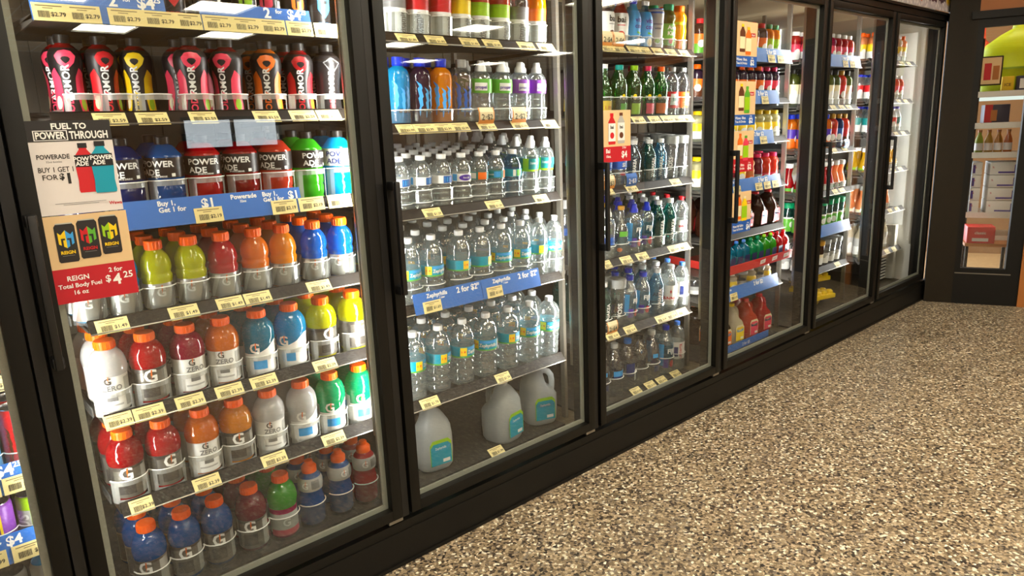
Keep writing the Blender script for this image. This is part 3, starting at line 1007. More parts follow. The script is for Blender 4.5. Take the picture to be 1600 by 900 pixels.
for i, a in enumerate((0, .7, -.6, 1.4)):
    VAR['zep'][i] = dict(p='dome_water', m='water', c='cap_white', L=zl(a), d='large water bottle, aqua label')
    VAR['zep2'][i] = dict(p='ring_water', m='water', c='cap_white', L=zl(a, .055), d='tall ribbed water bottle, aqua label')
X = VAR['mix']


def mx(key, p, m, c, L, d):
    X[key] = dict(p=p, m=m, c=c, L=L, d=d)


BAI = lambda ink, f: [('band', .12, .70, 'L_white'), ('text', 'bai', .16, .05, .52, 'ink', 0), ('arc', -.4, .5, .46, .475, ink), ('poly', circ(.05, .27, .45, 14, .19), f), ('poly', circ(.05, .28, .2, 10, .2), 'L_cream', .0006)]
mx('bai clear', 'slim_neck', 'water_smoke', 'cap_white', BAI('L_grey', 'L_brown'), 'clear bottle, white coconut label')
mx('bai red', 'slim_neck', liq('dark red'), 'cap_red', BAI('L_pink', 'L_red'), 'dark red bottle, white berry label')
COCO = lambda c: [('band', .05, .78, c), ('poly', circ(.1, .18, .5, 12, .18), 'L_white'), ('poly', circ(.1, .18, .32, 12, .18), 'L_cream', .0006), ('text', 'vita', .13, -.1, .56, 'L_violet', 0), ('text', 'coco', .13, .1, .44, 'L_violet', 0), ('poly', [(-.3, .38), (.7, .34), (.7, .31), (-.3, .34)], 'L_green')]
mx('coco blue', 'slim_neck', liq('sky blue'), 'cap_blue', COCO('L_sky'), 'sky blue coconut water bottle')
mx('coco pale', 'slim_neck', 'water_blue', 'cap_white', COCO('L_sky'), 'pale coconut water bottle')
mx('tall can', 'can', 'L_silver', 'L_blue', [('poly', circ(0, .25, .5, 12, .15), 'L_white'), ('poly', circ(0, .25, .35, 12, .15), 'L_lime', .0005), ('text', 'coconut', .07, 0, .62, 'L_navy', 0), ('text', 'water', .07, 0, .52, 'L_navy', 0), ('band', .88, .92, 'L_blue')], 'tall silver-blue drink can')
mx('aloe', 'wavy_juice', liq('olive'), 'cap_green', [('band', .15, .60, 'L_green'), ('text', 'Aloe', .12, 0, .48, 'L_white', 0), ('text', 'King', .12, 0, .36, 'L_white', 0), ('poly', circ(-.1, .24, .3, 10, .2), 'L_red')], 'dark green aloe drink bottle')
mx('orange drink', 'wavy_juice', liq('golden'), 'cap_orange', [('band', .10, .28, 'L_orange'), ('band', .60, .66, 'L_yellow')], 'golden orange drink bottle')
mx('green glass', 'glass_neck', 'water_green', 'cap_white', [('band', .12, .35, 'L_yellow'), ('text', '1.19', .08, 0, .2, 'L_red', 0)], 'pale green glass bottle, yellow label')
SPK = lambda c: [('band', .08, .34, 'water_green'), ('arc', -.5, .7, .10, .30, c), ('text', 'Perrier', .09, .1, .38, 'L_white', pi / 2 * .0), ('poly', circ(-.2, .42, .22, 10, .25), 'L_yellow')]
mx('spk green', 'slim_neck', 'water_green', 'cap_teal', SPK('L_green'), 'green sparkling bottle, teal cap')
mx('spk lime', 'slim_neck', 'water_green', 'cap_lime', SPK('L_lime'), 'green sparkling bottle, lime cap')
mx('spk red', 'slim_neck', 'water_green', 'cap_pink', SPK('L_pink'), 'green sparkling bottle, pink cap')
mx('spk orange', 'slim_neck', 'water_green', 'cap_orange', SPK('L_orange'), 'green sparkling bottle, orange cap')
mx('grey red', 'small_water', 'water_smoke', 'cap_grey', [('band', .20, .52, 'L_red'), ('arc', -.5, .6, .26, .48, 'L_white'), ('arc', -.2, .4, .34, .42, 'L_teal')], 'clear bottle, dark red label')
mx('grey orange', 'small_water', 'water_smoke', 'cap_grey', [('band', .20, .52, 'L_orange'), ('arc', -.1, .6, .26, .48, 'L_white')], 'clear bottle, orange label')
mx('dasani', 'small_water', 'water', 'cap_white', [('band', .40, .62, 'L_blue'), ('text', 'SI', .12, .2, .46, 'L_white', 0), ('poly', circ(.2, .30, .4, 10, .1), 'L_red')], 'small clear bottle, blue-red label')
WAI = [('text', 'WAIAKEA', .10, .25, .38, 'L_white', pi / 2), ('poly', [(.0, .06), (.5, .06), (.25, .14)], 'L_grey')]
mx('waiakea', 'slim_neck', 'water_teal', 'cap_white', WAI, 'teal water bottle, upright lettering')
mx('waiakea pale', 'slim_neck', 'water_blue', 'cap_white', WAI, 'pale teal bottle, upright lettering')
mx('voss', 'cylinder', 'water_smoke', 'cap_grey', [('text', 'VOSS', .13, .1, .38, 'L_white', pi / 2)], 'straight clear cylinder bottle, grey cap')
FIJI = [('band', .22, .62, 'water_blue'), ('text', 'FIJI', .13, .1, .46, 'L_white', 0), ('poly', circ(.3, .24, .35, 10, .22), 'L_red'), ('arc', -.9, -.2, .16, .34, 'L_violet'), ('arc', -1.5, -.8, .2, .64, 'L_sky')]
mx('fiji', 'slim_neck', 'water', 'cap_blue', FIJI, 'clear bottle, blue cap and flower')
mx('fiji sport', 'sport_cap_water', 'water', 'cap_blue', FIJI, 'clear bottle, blue sport cap')
mx('nozzle', 'glass_neck', 'water_smoke', 'cap_gold', [('arc', -.6, .5, .42, .52, 'L_green'), ('band', .10, .42, 'water_blue'), ('poly', circ(-.5, .16, .3, 10, .14), 'L_orange')], 'clear bottle, bright green label')
mx('evian', 'ring_water', 'water', 'cap_red', [('band', .28, .52, 'L_silver'), ('text', 'evian', .08, 0, .37, 'L_red', 0)], 'clear ribbed bottle, red cap')
mx('plain sport', 'sport_cap_water', 'water', 'cap_white', [('band', .30, .45, 'L_blue')], 'clear bottle, white sport cap')
mx('acqua', 'slim_neck', 'water', 'cap_white', [('band', .15, .58, 'L_white'), ('text', 'ANNA', .11, 0, .26, 'L_red', 0), ('arc', -.12, .12, .43, .46, 'L_red'), ('arc', -.04, .04, .40, .49, 'L_red')], 'clear bottle, white-red label')
mx('lifewtr', 'dome_water', 'water', 'cap_sky', [('band', .25, .60, 'L_white'), ('text', 'LIFEWTR', .08, .1, .42, 'L_red', pi / 2), ('arc', -.9, -.4, .3, .5, 'L_navy')], 'clear bottle, light blue cap')
mx('smart', 'slim_neck', 'water_smoke', 'cap_white', [('arc', -.9, .9, .40, .50, 'L_sky'), ('arc', -.9, .9, .36, .40, 'L_navy')], 'clear bottle, thin blue label')
mx('smart2', 'slim_neck', 'water_smoke', 'cap_sky', [('arc', -.9, .2, .30, .55, 'L_navy'), ('arc', .2, .9, .20, .40, 'L_white')], 'clear bottle, sky cap, navy label')
mx('plain dark', 'slim_neck', 'water_smoke', 'cap_black', None, 'dark-capped unlabelled clear bottle')
mx('plain tall', 'slim_neck', 'water_smoke', 'cap_white', [('arc', -.4, .3, .48, .56, 'L_sky'), ('arc', -.2, .6, .20, .32, 'L_navy')], 'tall clear bottle, small blue label')
G = VAR['gen']


def gn(key, p, m, c, c1, c2, d, ink='L_white', a=.1, mm=.35, z=.6):
    G[key] = dict(p=p, m=m, c=c, L=two(c1, c2, a, mm, z, None, ink) if c1 else None, d=d)


gn('tea red', 'tall_round', liq('brown'), 'cap_red', 'L_green', 'L_orange', 'dark tea bottle, red cap')
gn('tea green', 'tall_round', liq('amber'), 'cap_green', 'L_white', 'L_lime', 'amber tea bottle, green cap')
gn('purple orange', 'tall_round', liq('purple'), 'cap_orange', 'L_brown', 'L_orange', 'dark purple bottle, orange cap')
gn('purple red', 'tall_round', liq('purple'), 'cap_pink', 'L_brown', 'L_pink', 'dark purple bottle, pink cap')
gn('lemonade', 'wavy_juice', liq('cloudy'), 'cap_yellow', 'L_white', 'L_yellow', 'cloudy lemonade bottle, yellow cap')
gn('pink juice', 'wavy_juice', liq('coral'), 'cap_pink', 'L_white', 'L_pink', 'pink juice bottle, pink cap', a=.08, mm=.2, z=.35)
gn('mauve juice', 'wavy_juice', liq('cranberry'), 'cap_pink', 'L_white', 'L_grey', 'mauve juice bottle, pink cap', a=.08, mm=.2, z=.35)
gn('peach juice', 'wavy_juice', liq('peach'), 'cap_gold', 'L_white', 'L_orange', 'peach juice bottle, gold cap', a=.08, mm=.2, z=.35)
gn('red round', 'wavy_juice', liq('red'), 'cap_white', 'L_white', 'L_pink', 'red juice bottle, white cap')
gn('violet round', 'wavy_juice', liq('magenta'), 'cap_white', 'L_violet', 'L_pink', 'magenta juice bottle, white cap')
gn('tea round', 'tall_round', liq('olive'), 'cap_black', 'L_white', 'L_cream', 'brown-green tea bottle, black cap')
gn('orange juice', 'tall_round', liq('orange'), 'cap_blue', 'L_orange', 'L_violet', 'bright orange juice bottle, blue cap')
gn('red juice', 'tall_round', liq('coral'), 'cap_gold', 'L_brown', 'L_red', 'red-brown juice bottle, gold cap')
gn('blue juice', 'tall_round', liq('navy'), 'cap_gold', 'L_navy', 'L_blue', 'deep blue juice bottle, gold cap')
gn('red carafe', 'carafe', liq('red'), 'cap_white', 'L_green', 'L_green', 'red pear-shaped bottle, white cap', a=.1, mm=.12, z=.2)
gn('cream carafe', 'carafe', liq('peach'), 'cap_white', 'L_green', 'L_green', 'cream pear-shaped bottle, white cap', a=.1, mm=.12, z=.2)
gn('green square', 'cylinder', 'water_teal', 'cap_green', 'L_green', 'L_white', 'green cylinder bottle', a=.1, mm=.5, z=.55)
gn('tub', 'tub', 'water_smoke', 'cap_grey', 'L_white', 'L_silver', 'clear snack tub, grey lid', a=.1, mm=.3, z=.5)
gn('tub gold', 'tub', liq('brown'), 'cap_gold', 'L_white', 'L_cream', 'brown snack tub, gold lid', a=.1, mm=.3, z=.5)
gn('coffee', 'wavy_juice', liq('cream'), 'cap_white', 'L_white', 'L_yellow', 'cream coffee bottle, white cap')
gn('coffee gold', 'tall_round', liq('peach'), 'cap_orange', 'L_white', 'L_yellow', 'tan coffee bottle, orange cap')
gn('coral tall', 'tall_round', liq('coral'), 'cap_white', 'L_white', 'L_pink', 'coral drink bottle, white cap')
gn('blue cap clear', 'slim_neck', 'water', 'cap_blue', 'L_white', 'L_red', 'clear bottle, dark blue cap')
gn('blue cap green', 'slim_neck', 'water', 'cap_blue', 'L_white', 'L_teal', 'clear bottle, blue cap, teal band')
gn('yellow carafe', 'carafe', liq('yellow'), 'cap_white', 'L_green', 'L_lime', 'yellow pear-shaped bottle, white cap', a=.1, mm=.12, z=.2)
gn('tan carafe', 'carafe', liq('peach'), 'cap_grey', 'L_white', 'L_cream', 'tan pear-shaped bottle, grey cap', a=.1, mm=.12, z=.2)
gn('tall white', 'slim_neck', liq('cream'), 'cap_grey', 'L_white', 'L_silver', 'slim cream bottle, grey cap')
for c, l in [('orange', 'L_orange'), ('blue', 'L_sky'), ('red', 'L_red')]:
    VAR['can'][c + ' claw'] = dict(p='can', m='L_' + {'orange': 'orange', 'blue': 'sky', 'red': 'red'}[c], c='alu', L=[('poly', claw(-.3, .45, .6, 0), 'L_brown'), ('poly', claw(.1, .42, .55, .1), 'L_brown'), ('poly', claw(.5, .44, .5, .1), 'L_brown')], d=c + ' claw-marked drink can')
for c, l in [('red', 'L_red'), ('grey', 'L_grey'), ('lime', 'L_lime'), ('pink', 'L_pink'), ('orange', 'L_orange'), ('sky', 'L_sky'), ('violet', 'L_purple')]:
    crown = [(-.55, .42), (-.55, .80), (-.25, .70), (0, .84), (.25, .70), (.55, .80), (.55, .42), (0, .26)]
    VAR['can'][c] = dict(p='can', m='L_black', c='alu', L=[('poly', crown, l), ('poly', [(-.25, .40), (-.25, .58), (.25, .58), (.25, .52), (-.12, .52), (-.12, .40)], 'L_black', .0006), ('text', 'REIGN', .085, 0, .13, l, 0), ('arc', -.6, .6, .085, .10, 'L_white'), ('arc', 1.0, 1.4, .1, .5, 'L_white')], d='black drink can, %s crown' % c)
VAR['can']['purple word'] = dict(p='can', m='L_purple', c='alu', L=[('arc', -1.0, .6, .15, .68, 'L_silver'), ('text', 'US', .32, .15, .42, 'L_white', pi / 2), ('arc', .7, .85, .1, .8, 'L_yellow')], d='purple and silver drink can')
VAR['can']['green word'] = dict(p='can', m='L_lime', c='alu', L=[('arc', -1.0, .3, .15, .68, 'L_silver'), ('text', 'US', .32, .15, .42, 'L_white', pi / 2), ('arc', .7, .85, .1, .8, 'L_green')], d='bright green and silver drink can')
VAR['can']['silver'] = dict(p='can', m='L_silver', c='alu', L=[('arc', -1, 1, .2, .6, 'L_violet')], d='silver drink can')
VAR['can']['blue tab'] = dict(p='can', m='L_silver', c='L_sky', L=[('arc', -1, 1, .2, .6, 'L_blue')], d='silver drink can, blue lid')

OBJ = {'gat': 'sports_drink_bottle', 'ring': 'sports_drink_bottle', 'sq': 'sports_drink_bottle', 'pow': 'sports_drink_bottle', 'armor': 'sports_drink_bottle', 'hydro': 'sports_drink_bottle', 'prop': 'water_bottle',
       'vita': 'vitamin_drink_bottle', 'sm': 'water_bottle', 'zep': 'water_bottle', 'zep2': 'water_bottle', 'mix': 'water_bottle', 'can': 'drink_can', 'gen': 'juice_bottle'}
PRICE = {}


def price_tag_mesh(pr, w):
    k = (pr, round(w, 3))
    if k in PRICE:
        return PRICE[k]
    b = MB()
    b.box(-w / 2, w / 2, -.0012, 0, 0, .0405, 'cream_tag')
    f = front(0, 0, -.0016)
    b.rect(-w * .40, w * .38, .033, .0352, f, 'ink_soft')
    b.rect(-w * .20, w * .10, .028, .0298, f, 'ink_soft')
    x = -w * .36
    rr = random.Random(3)
    while x < -w * .02:
        wd = rr.choice([.0008, .0016, .0012])
        b.rect(x, x + wd, .007, .0225, f, 'ink')
        x += wd + rr.choice([.0008, .0012])
    b.text('$' + pr, .0135, w * .24, .011, f, 'ink', bold=.02)
    PRICE[k] = b.mesh('price_tag', 0)
    return PRICE[k]


XR = {'Z': -.905, 'A': .02, 'B': .925, 'C': 1.845, 'D': 2.77, 'E': 3.68, 'F': 4.615}
DOOR = {'Z': 'cut-off near door', 'A': 'first full door', 'B': 'second full door', 'C': 'third full door', 'D': 'fourth full door', 'E': 'fifth full door', 'F': 'farthest door'}
DR = {'A': 7, 'B': 6, 'C': 6, 'D': 8, 'E': 7, 'F': 6, 'Z': 5}
SH = ['top', 'second', 'third', 'fourth', 'fifth', 'sixth', 'seventh', 'bottom']
TILT = {'Z': 3, 'A': 3.5, 'B': 5, 'C': 5, 'D': 4, 'E': 4, 'F': 4}
YC = .25
PROTO = {}


def fit_lanes(lanes):
    """shrink radii so neighbours do not touch"""
    out_ = []
    for j, l in enumerate(lanes):
        g = min([abs(l[0] - q[0]) for q in lanes if q is not l] + [9])
        out_.append(tuple(l[:3]) + (round(min(l[3], g / 2 / 1.085), 4),) + tuple(l[4:]))
    return out_


def shelf(door, i, zr, tags, price, lanes=(), hf=0, style=None, promo=(), flags=(), depth=.85):
    """sloping shelf with price rail, tags, promotion strips and a bottle guard"""
    x1 = XR[door]
    x0 = x1 - .785
    th = RAD(TILT[door])
    t = thing('cooler_shelf', 'dark sloping cooler shelf with price rail, %s shelf behind the %s' % (SH[i], DOOR[door]), 'shelf', (x0, .18, zr), group='cooler shelves')
    W = x1 - x0
    RZ = .014
    b = MB(lambda p: (p[0], p[1] + .016, p[2] + RZ))
    z1 = .004 + depth * math.tan(th)
    vs = [(0, .0, -.006), (W, .0, -.006), (W, depth, z1 - .008), (0, depth, z1 - .008), (0, .0, .004), (W, .0, .004), (W, depth, z1), (0, depth, z1)]
    b.add(vs, [(0, 3, 2, 1), (4, 5, 6, 7), (0, 1, 5, 4), (2, 3, 7, 6), (0, 4, 7, 3), (1, 2, 6, 5)], 'deck')
    b.box(0, .004, 0, depth, -.012, .004, 'deck'); b.box(W - .004, W, 0, depth, -.012, .004, 'deck')
    b.build('shelf_deck', t, 0)
    b = MB(); b.box(0, W, -.004, 0, 0, .0425, 'rail'); b.box(0, W, -.007, -.004, -.001, .002, 'steel'); b.box(0, W, -.006, -.004, .0405, .0425, 'rail')
    lean = 0.70 if not promo else .21
    if tags is not None:
        ra = b.build('price_rail', t, 0); ra.location = (0, -.0105, 0); ra.rotation_euler = (-.70, 0, 0)
    for n_, (a, c) in enumerate(tags or []):
        w = min(max(c - a, .05), .085)
        o = link('price_tag', price_tag_mesh(price, w), t, ((a + c) / 2 - x0, -.0152 if not promo else -.0185, .0), (-lean, 0, 0))
    for a, c, items in promo:
        b = MB(lambda p: (p[0], p[1] * cos(.21) + p[2] * sin(.21) - .008, p[2] * cos(.21) - p[1] * sin(.21))); b.box(a - x0, c - x0, -.009, -.0075, -.001, .072, 'promo_blue')
        for s_, size, u, v, al in items:
            b.text(s_, size * .9, a - x0 + u * (c - a), v * .86 + .0055, front(0, 0, -.0094), 'white', align=al, bold=.03)
        b.build('promotion_strip', t, 0)
    for u, col, l1 in flags:
        b = MB()
        pts = [(0, .002, .026), (0, -.006, .044), (0, -.006, .066), (0, .001, .082)]
        for p0, p1 in zip(pts, pts[1:]):
            b.add([(u - x0 - .036, p0[1], p0[2]), (u - x0 + .036, p0[1], p0[2]), (u - x0 + .036, p1[1], p1[2]), (u - x0 - .036, p1[1], p1[2])], [(0, 1, 2, 3)], col)
            if col != 'promo_blue':
                b.add([(u - x0 - .031, p0[1] - .0006, p0[2] + (.004 if p0 is pts[0] else 0)), (u - x0 + .031, p0[1] - .0006, p0[2] + (.004 if p0 is pts[0] else 0)), (u - x0 + .031, p1[1] - .0006, p1[2]), (u - x0 - .031, p1[1] - .0006, p1[2])], [(0, 1, 2, 3)], 'L_cream')
        f = lambda a_, b_: (a_, -.0078, b_ - .020)
        b.text('2', .030, u - x0 - .018, .058, f, 'ink' if col != 'promo_blue' else 'white')
        b.text(l1, .026, u - x0 + .014, .060, f, 'ink' if col != 'promo_blue' else 'white')
        b.text('for', .010, u - x0 - .002, .066, f, 'ink' if col != 'promo_blue' else 'white')
        b.build('price_flag', t, 0)
    if style:
        sh_ = lambda p: (p[0], p[1] - p[2] * math.tan(th), p[2])
        g = MB(sh_); r = MB(sh_)
        lanes = fit_lanes(lanes)
        xs_ = [l[0] for l in lanes]
        for j, l in enumerate(lanes):
            x, Rr = l[0], l[3] + .0046
            n_ = 10
            z0, zt = .008 + RZ, hf
            rows_ = [z0, z0 + .012, zt - .014, zt]
            A = [RAD(-74 + 148 * q / n_) for q in range(n_ + 1)]
            P = [(x - x0 + Rr * sin(a), YC - .18 - Rr * cos(a)) for a in A]
            rim = [(p[0], p[1], zt) for p in P]
            for q in range(n_):
                for k in range(3):
                    win = style in ('window',) and k == 1 and 2 <= q < n_ - 2
                    if not win:
                        g.add([(P[q][0], P[q][1], rows_[k]), (P[q + 1][0], P[q + 1][1], rows_[k]), (P[q + 1][0], P[q + 1][1], rows_[k + 1]), (P[q][0], P[q][1], rows_[k + 1])], [(0, 1, 2, 3)], 'guard_frost' if style in ('window', 'frost') else 'guard_clear')
            r.tube(rim, .0017, 'guard_rim', 5)
            if style == 'double':
                r.tube([(p[0], p[1], zt * .55) for p in P], .0015, 'guard_rim', 5)
        r.box(xs_[0] - x0 - lanes[0][3] - .010, xs_[0] - x0 - lanes[0][3] - .007, .06, .55, .02, .045, 'guard_clear')
        g = g.build('bottle_guard', t, 30)
        r.build('guard_rim', g, 30)
    return t


SKIPPED = ('A0:0.1,1.1,2.1,3.1,6.1,7.1 A3:1.2 A5:4.2,5.2,6.2,7.2 B0:0.1,1.1,2.1,3.1,4.1,5.1,6.1,7.1 B2:0.2,0.3,0.4,0.5,1.3,1.4,1.5,2.4,2.5 B3:0.2,1.3 B4:0.2,1.3,1.4 C0:0.1 C1:0.1,1.2 C2:0.1,1.'
           '1,1.2,2.2 C3:0.1,0.2,1.2,1.3,2.3 C4:0.1,1.2,2.2,2.3 C5:0.1 D0:1.1,2.1,3.1,4.1,5.1,6.1,7.1 D1:1.1,2.1,3.1,4.1,6.1 D2:1.1,2.1,3.1,4.1,5.1,6.1 D3:1.1,2.1,3.1,4.1,5.1 D6:1.1,2.1,3.1,4.'
           '1,5.1,6.1 E0:2.1,3.1,4.1,5.1,6.1 E1:2.1,3.1,4.1,5.1,6.1 E2:2.1,3.1,4.1 E3:2.1,3.1,4.1 E4:1.1,2.1,3.1,4.1,5.1 E5:2.1,3.1,4.1,5.1,6.1 F0:2.1,3.1,4.1,5.1,6.1 F1:3.1,4.1,5.1,6.1 F2:3.1'
           ',4.1,5.1,6.1 F3:3.1,4.1,5.1,6.1 F4:3.1,4.1,5.1 F5:3.1,4.1,5.1 Z1:0.1,1.1,2.1,3.1,4.1 Z2:0.1,1.1,2.1,3.1 Z3:0.1,1.1,2.1,3.1,4.1,5.1')
SKIP = {a.split(':')[0] + '.' + b for a in SKIPPED.split() for b in a.split(':')[1].split(',')}   # bottles wholly hidden behind others


def put(parts, name, label, loc, rot, group):
    t = thing(name, label, 'can' if 'can' in name else ('jug' if 'jug' in name else 'bottle'), loc, rot, group)
    for pn, me in parts:
        link(pn, me, t)
    return t


def stock(door, i, zb, lanes, back=2, yoff=0, push=(), gap=.004, title=None, tilt=None):
    """lanes: (x, kind, variant, R, H); rows go back up the sloping shelf"""
    th = RAD(TILT[door] if tilt is None else tilt)
    lanes = fit_lanes(lanes)
    if tilt is None:
        zb = zb - .007 + .0055 + .014 + .058 * math.tan(th)
        lanes = [tuple(l[:4]) + (round(l[4] - .014, 4),) for l in lanes]
    sname = 'bottom shelf' if title is None and i == 99 else (title or SH[i] + ' shelf')
    for j, (x, kind, var, R, H) in enumerate(lanes):
        k = (kind, var, R, H)
        if k not in PROTO:
            PROTO[k] = drink(kind, var, H, R)
        d = VAR[kind][var]['d']
        nb = back if isinstance(back, int) else back[j]
        for r in range(nb + 1):
            if '%s%d.%d.%d' % (door, i, j, r) in SKIP:
                continue
            dist = r * (2.06 * R + gap) + yoff + (.12 if j in push else 0)
            rnd = random.Random(hash((j, r, i)) % 1000)
            loc = (x + rnd.uniform(-.002, .002) * (r > 0), YC + dist * cos(th), zb + dist * sin(th))
            rz = rnd.uniform(-.45, .5) - .35
            M3 = Matrix.Rotation(th, 3, 'X') @ Matrix.Rotation(rz, 3, 'Z')
            where = '%s along %s' % (ORD[j], sname)
            if r:
                where = ['', 'behind ', 'two rows behind ', 'three rows behind ', 'four rows behind ', 'five rows behind '][r] + where
            lab = '%s, %s, %s' % (d, where, DOOR[door])
            nm = OBJ[kind]
            if kind == 'mix' and 'can' in VAR[kind][var]['d'].split():
                nm = 'drink_can'
            if kind == 'gen' and 'tea' in var:
                nm = 'tea_bottle'
            if kind == 'gen' and 'tub' in var:
                nm = 'snack_tub'
            t = put(PROTO[k], nm, lab, loc, M3.to_euler(), '%s behind the %s' % (sname, DOOR[door]))


def L(xs_, kind, vs, R, H):
    return [(x, kind, v, R, H) for x, v in zip(xs_, vs)]
# ------------------------------------------------------------------ stock behind each door
TA0 = [(-0.766, -0.698), (-0.698, -0.628), (-0.612, -0.538), (-0.538, -0.458), (-0.458, -0.395), (-0.392, -0.316), (-0.316, -0.241), (-0.241, -0.167), (-0.163, -0.085), (-0.079, -0.005)]
P425 = ('2 for $4', .036, .66, .046, 'L')
s425 = [('2', .044, .56, .044, 'L'), ('for', .018, .67, .060, 'L'), ('$4', .044, .78, .044, 'L'), ('25', .020, .91, .062, 'L')]
# first full door
ln = L([-.70, -.62, -.525, -.44, -.345, -.245, -.175, -.100, -.018], 'can', ['grey', 'violet', 'grey', 'red', 'grey', 'lime', 'pink', 'orange', 'sky'], .034, .17)
shelf('A', 0, 1.664, TA0, '2.79', promo=[(-.768, -.478, s425), (-.395, -.085, s425)])
stock('A', 0, 1.670, ln, 1)
ln = [(x, 'armor', v, .042, .218) for x, v in zip([-.682, -.600, -.515, -.412, -.316, -.204, -.105, -.012], ['pink', 'red', 'yellow', 'pink', 'pink', 'orange', 'red', 'black'])]
shelf('A', 1, 1.428, [(-.678, -.604), (-.582, -.506), (-.454, -.384), (-.282, -.208), (-.175, -.095), (-.091, -.015)], '2.59', lanes=[l[:1] + l[1:3] + (l[3] + .004,) for l in ln], hf=.078, style='window')
stock('A', 1, 1.434, ln, 1, push=(0, 1, 2))
xs_ = [-.715, -.615, -.515, -.415, -.310, -.207, -.107, -.003]
ln = L(xs_, 'pow', ['navy', 'navy', 'blue', 'red', 'dark red', 'coral', 'vivid green', 'sky blue'], .0465, .222)
shelf('A', 2, 1.168, [(-.479, -.405), (-.266, -.189), (-.183, -.103), (-.09, -.011)], '2.19', lanes=[l[:3] + (l[3],) for l in ln], hf=.118, style='window',
      promo=[(-.645, -.172, [('Buy 1,', .020, .17, .056, 'L'), ('Get 1 for', .020, .17, .036, 'L'), ('$1', .040, .40, .038, 'L'), ('Powerade', .020, .57, .056, 'L'), ('32oz', .010, .62, .044, 'L'), ('Buy 1,', .020, .76, .056, 'L'), ('Get 1 for', .018, .76, .038, 'L'), ('$1', .036, .92, .040, 'L')])])
stock('A', 2, 1.176, ln, 1)
xs_ = [-.745, -.66, -.575, -.485, -.396, -.302, -.215, -.114, -.022]
ln = L(xs_, 'ring', ['cyan', 'cyan', 'lime', 'lime', 'red', 'orange', 'amber', 'bright blue', 'bright blue'], .0405, .203)
shelf('A', 3, .917, [(-0.75, -0.675), (-0.576, -0.5), (-0.45, -0.376), (-0.372, -0.294), (-0.179, -0.102)], '1.49', lanes=ln, hf=.088, style='clear')
stock('A', 3, .925, ln, 2)
xs_ = [-.728, -.631, -.527, -.429, -.322, -.220, -.115, -.003]
ln = L(xs_, 'gat', ['white', 'red', 'berry', 'orange', 'teal', 'cyan', 'lime', 'lime'], .0465, .213)
shelf('A', 4, .664, [(-0.769, -0.703), (-0.7, -0.623), (-0.594, -0.518), (-0.486, -0.409), (-0.385, -0.306), (-0.186, -0.109)], '2.39', lanes=ln, hf=.088, style='window')
stock('A', 4, .672, ln, 2)
xs_ = [-.724, -.627, -.521, -.422, -.319, -.211, -.110, -.003]
ln = L(xs_, 'gat', ['dark red', 'red', 'orange', 'amber', 'white', 'frost white', 'green', 'green'], .0465, .213)
shelf('A', 5, .412, [(-0.746, -0.688), (-0.582, -0.507), (-0.382, -0.305), (-0.183, -0.105)], '2.39', lanes=ln, hf=.088, style='window')
stock('A', 5, .419, ln, 2)
xs_ = [-.704, -.609, -.515, -.411, -.310, -.211, -.106, -.010]
ln = L(xs_[:5], 'gat', ['blue', 'blue', 'blue', 'cranberry', 'green pink'], .0455, .211) + L(xs_[5:], 'sq', ['blue', 'blue', 'red'], .040, .222)


def floor_guard(door, lanes, hf, n):
    x0 = XR[door] - .785
    t = thing('floor_rack', 'low black floor rack with clear guard, bottom row behind the %s' % DOOR[door], 'rack', (x0, .18, CF), group='floor racks')
    b = MB(); b.box(0, .785, .0, .75, 0, .008, 'deck'); b.build('rack_base', t, 0)
    if lanes:
        g = MB(lambda p: (p[0], p[1] - p[2] * .035, p[2])); r = MB(g.xf)
        for l in fit_lanes(lanes):
            Rr = l[3] + .0045
            P = [(l[0] - x0 + Rr * sin(RAD(-84 + 16.8 * q)), YC - .18 - Rr * cos(RAD(-84 + 16.8 * q))) for q in range(11)]
            for q in range(10):
                g.add([(P[q][0], P[q][1], .008), (P[q + 1][0], P[q + 1][1], .008), (P[q + 1][0], P[q + 1][1], hf), (P[q][0], P[q][1], hf)], [(0, 1, 2, 3)], 'guard_clear')
            r.tube([(p[0], p[1], hf) for p in P], .0018, 'guard_rim', 5)
        g = g.build('bottle_guard', t, 30); r.build('guard_rim', g, 30)
    for a in n:
        o = link('price_tag', price_tag_mesh('1.99', .07), t, (a - x0, -.01, .001), (RAD(-55), 0, 0))
    return t


floor_guard('A', ln, .085, [])
stock('A', 6, .134, ln, 2, title='floor rack', tilt=2)
# second full door
ln = L([.245, .335, .43, .515, .60, .695, .79, .88], 'vita', ['white', 'red', 'red', 'yellow', 'green', 'green', 'grey', 'amber'], .040, .235)
shelf('B', 0, 1.662, [(0.207, 0.285), (0.32, 0.398), (0.463, 0.542), (0.565, 0.645), (0.729, 0.81), (0.82, 0.922)], '1.89', lanes=[l for l in ln], hf=.10, style='clear')
stock('B', 0, 1.668, ln, 1)
xs_ = [.238, .324, .412, .500, .590, .690, .781, .868]
ln = L(xs_[:4], 'hydro', ['cyan', 'purple', 'orange', 'clear'], .041, .238) + L(xs_[4:], 'prop', ['green', 'green', 'purple', 'purple'], .0415, .238)
shelf('B', 1, 1.379, [(0.184, 0.249), (0.251, 0.331), (0.331, 0.404), (0.404, 0.48), (0.521, 0.602), (0.683, 0.76), (0.841, 0.918)], '2.99', lanes=ln, hf=.078, style='clear', flags=[(.561, 'flag_orange', '$2'), (.72, 'flag_orange', '$2')])
stock('B', 1, 1.386, ln, 1)
xs_ = [.215, .303, .392, .480, .563, .644, .728, .820, .903]
ln = L(xs_[:7], 'sm', ['blue', 'blue', 'blue', 'violet', 'orange', 'teal', 'aqua'], .039, .200) + L(xs_[7:], 'sm', ['sport', 'sport'], .041, .240)
shelf('B', 2, 1.096, [(0.264, 0.339), (0.542, 0.619), (0.784, 0.858)], '1.29', lanes=ln, hf=.094, style='double')
stock('B', 2, 1.104, ln, 5)
xs_ = [.225, .323, .446, .546, .652, .752, .855, .940]
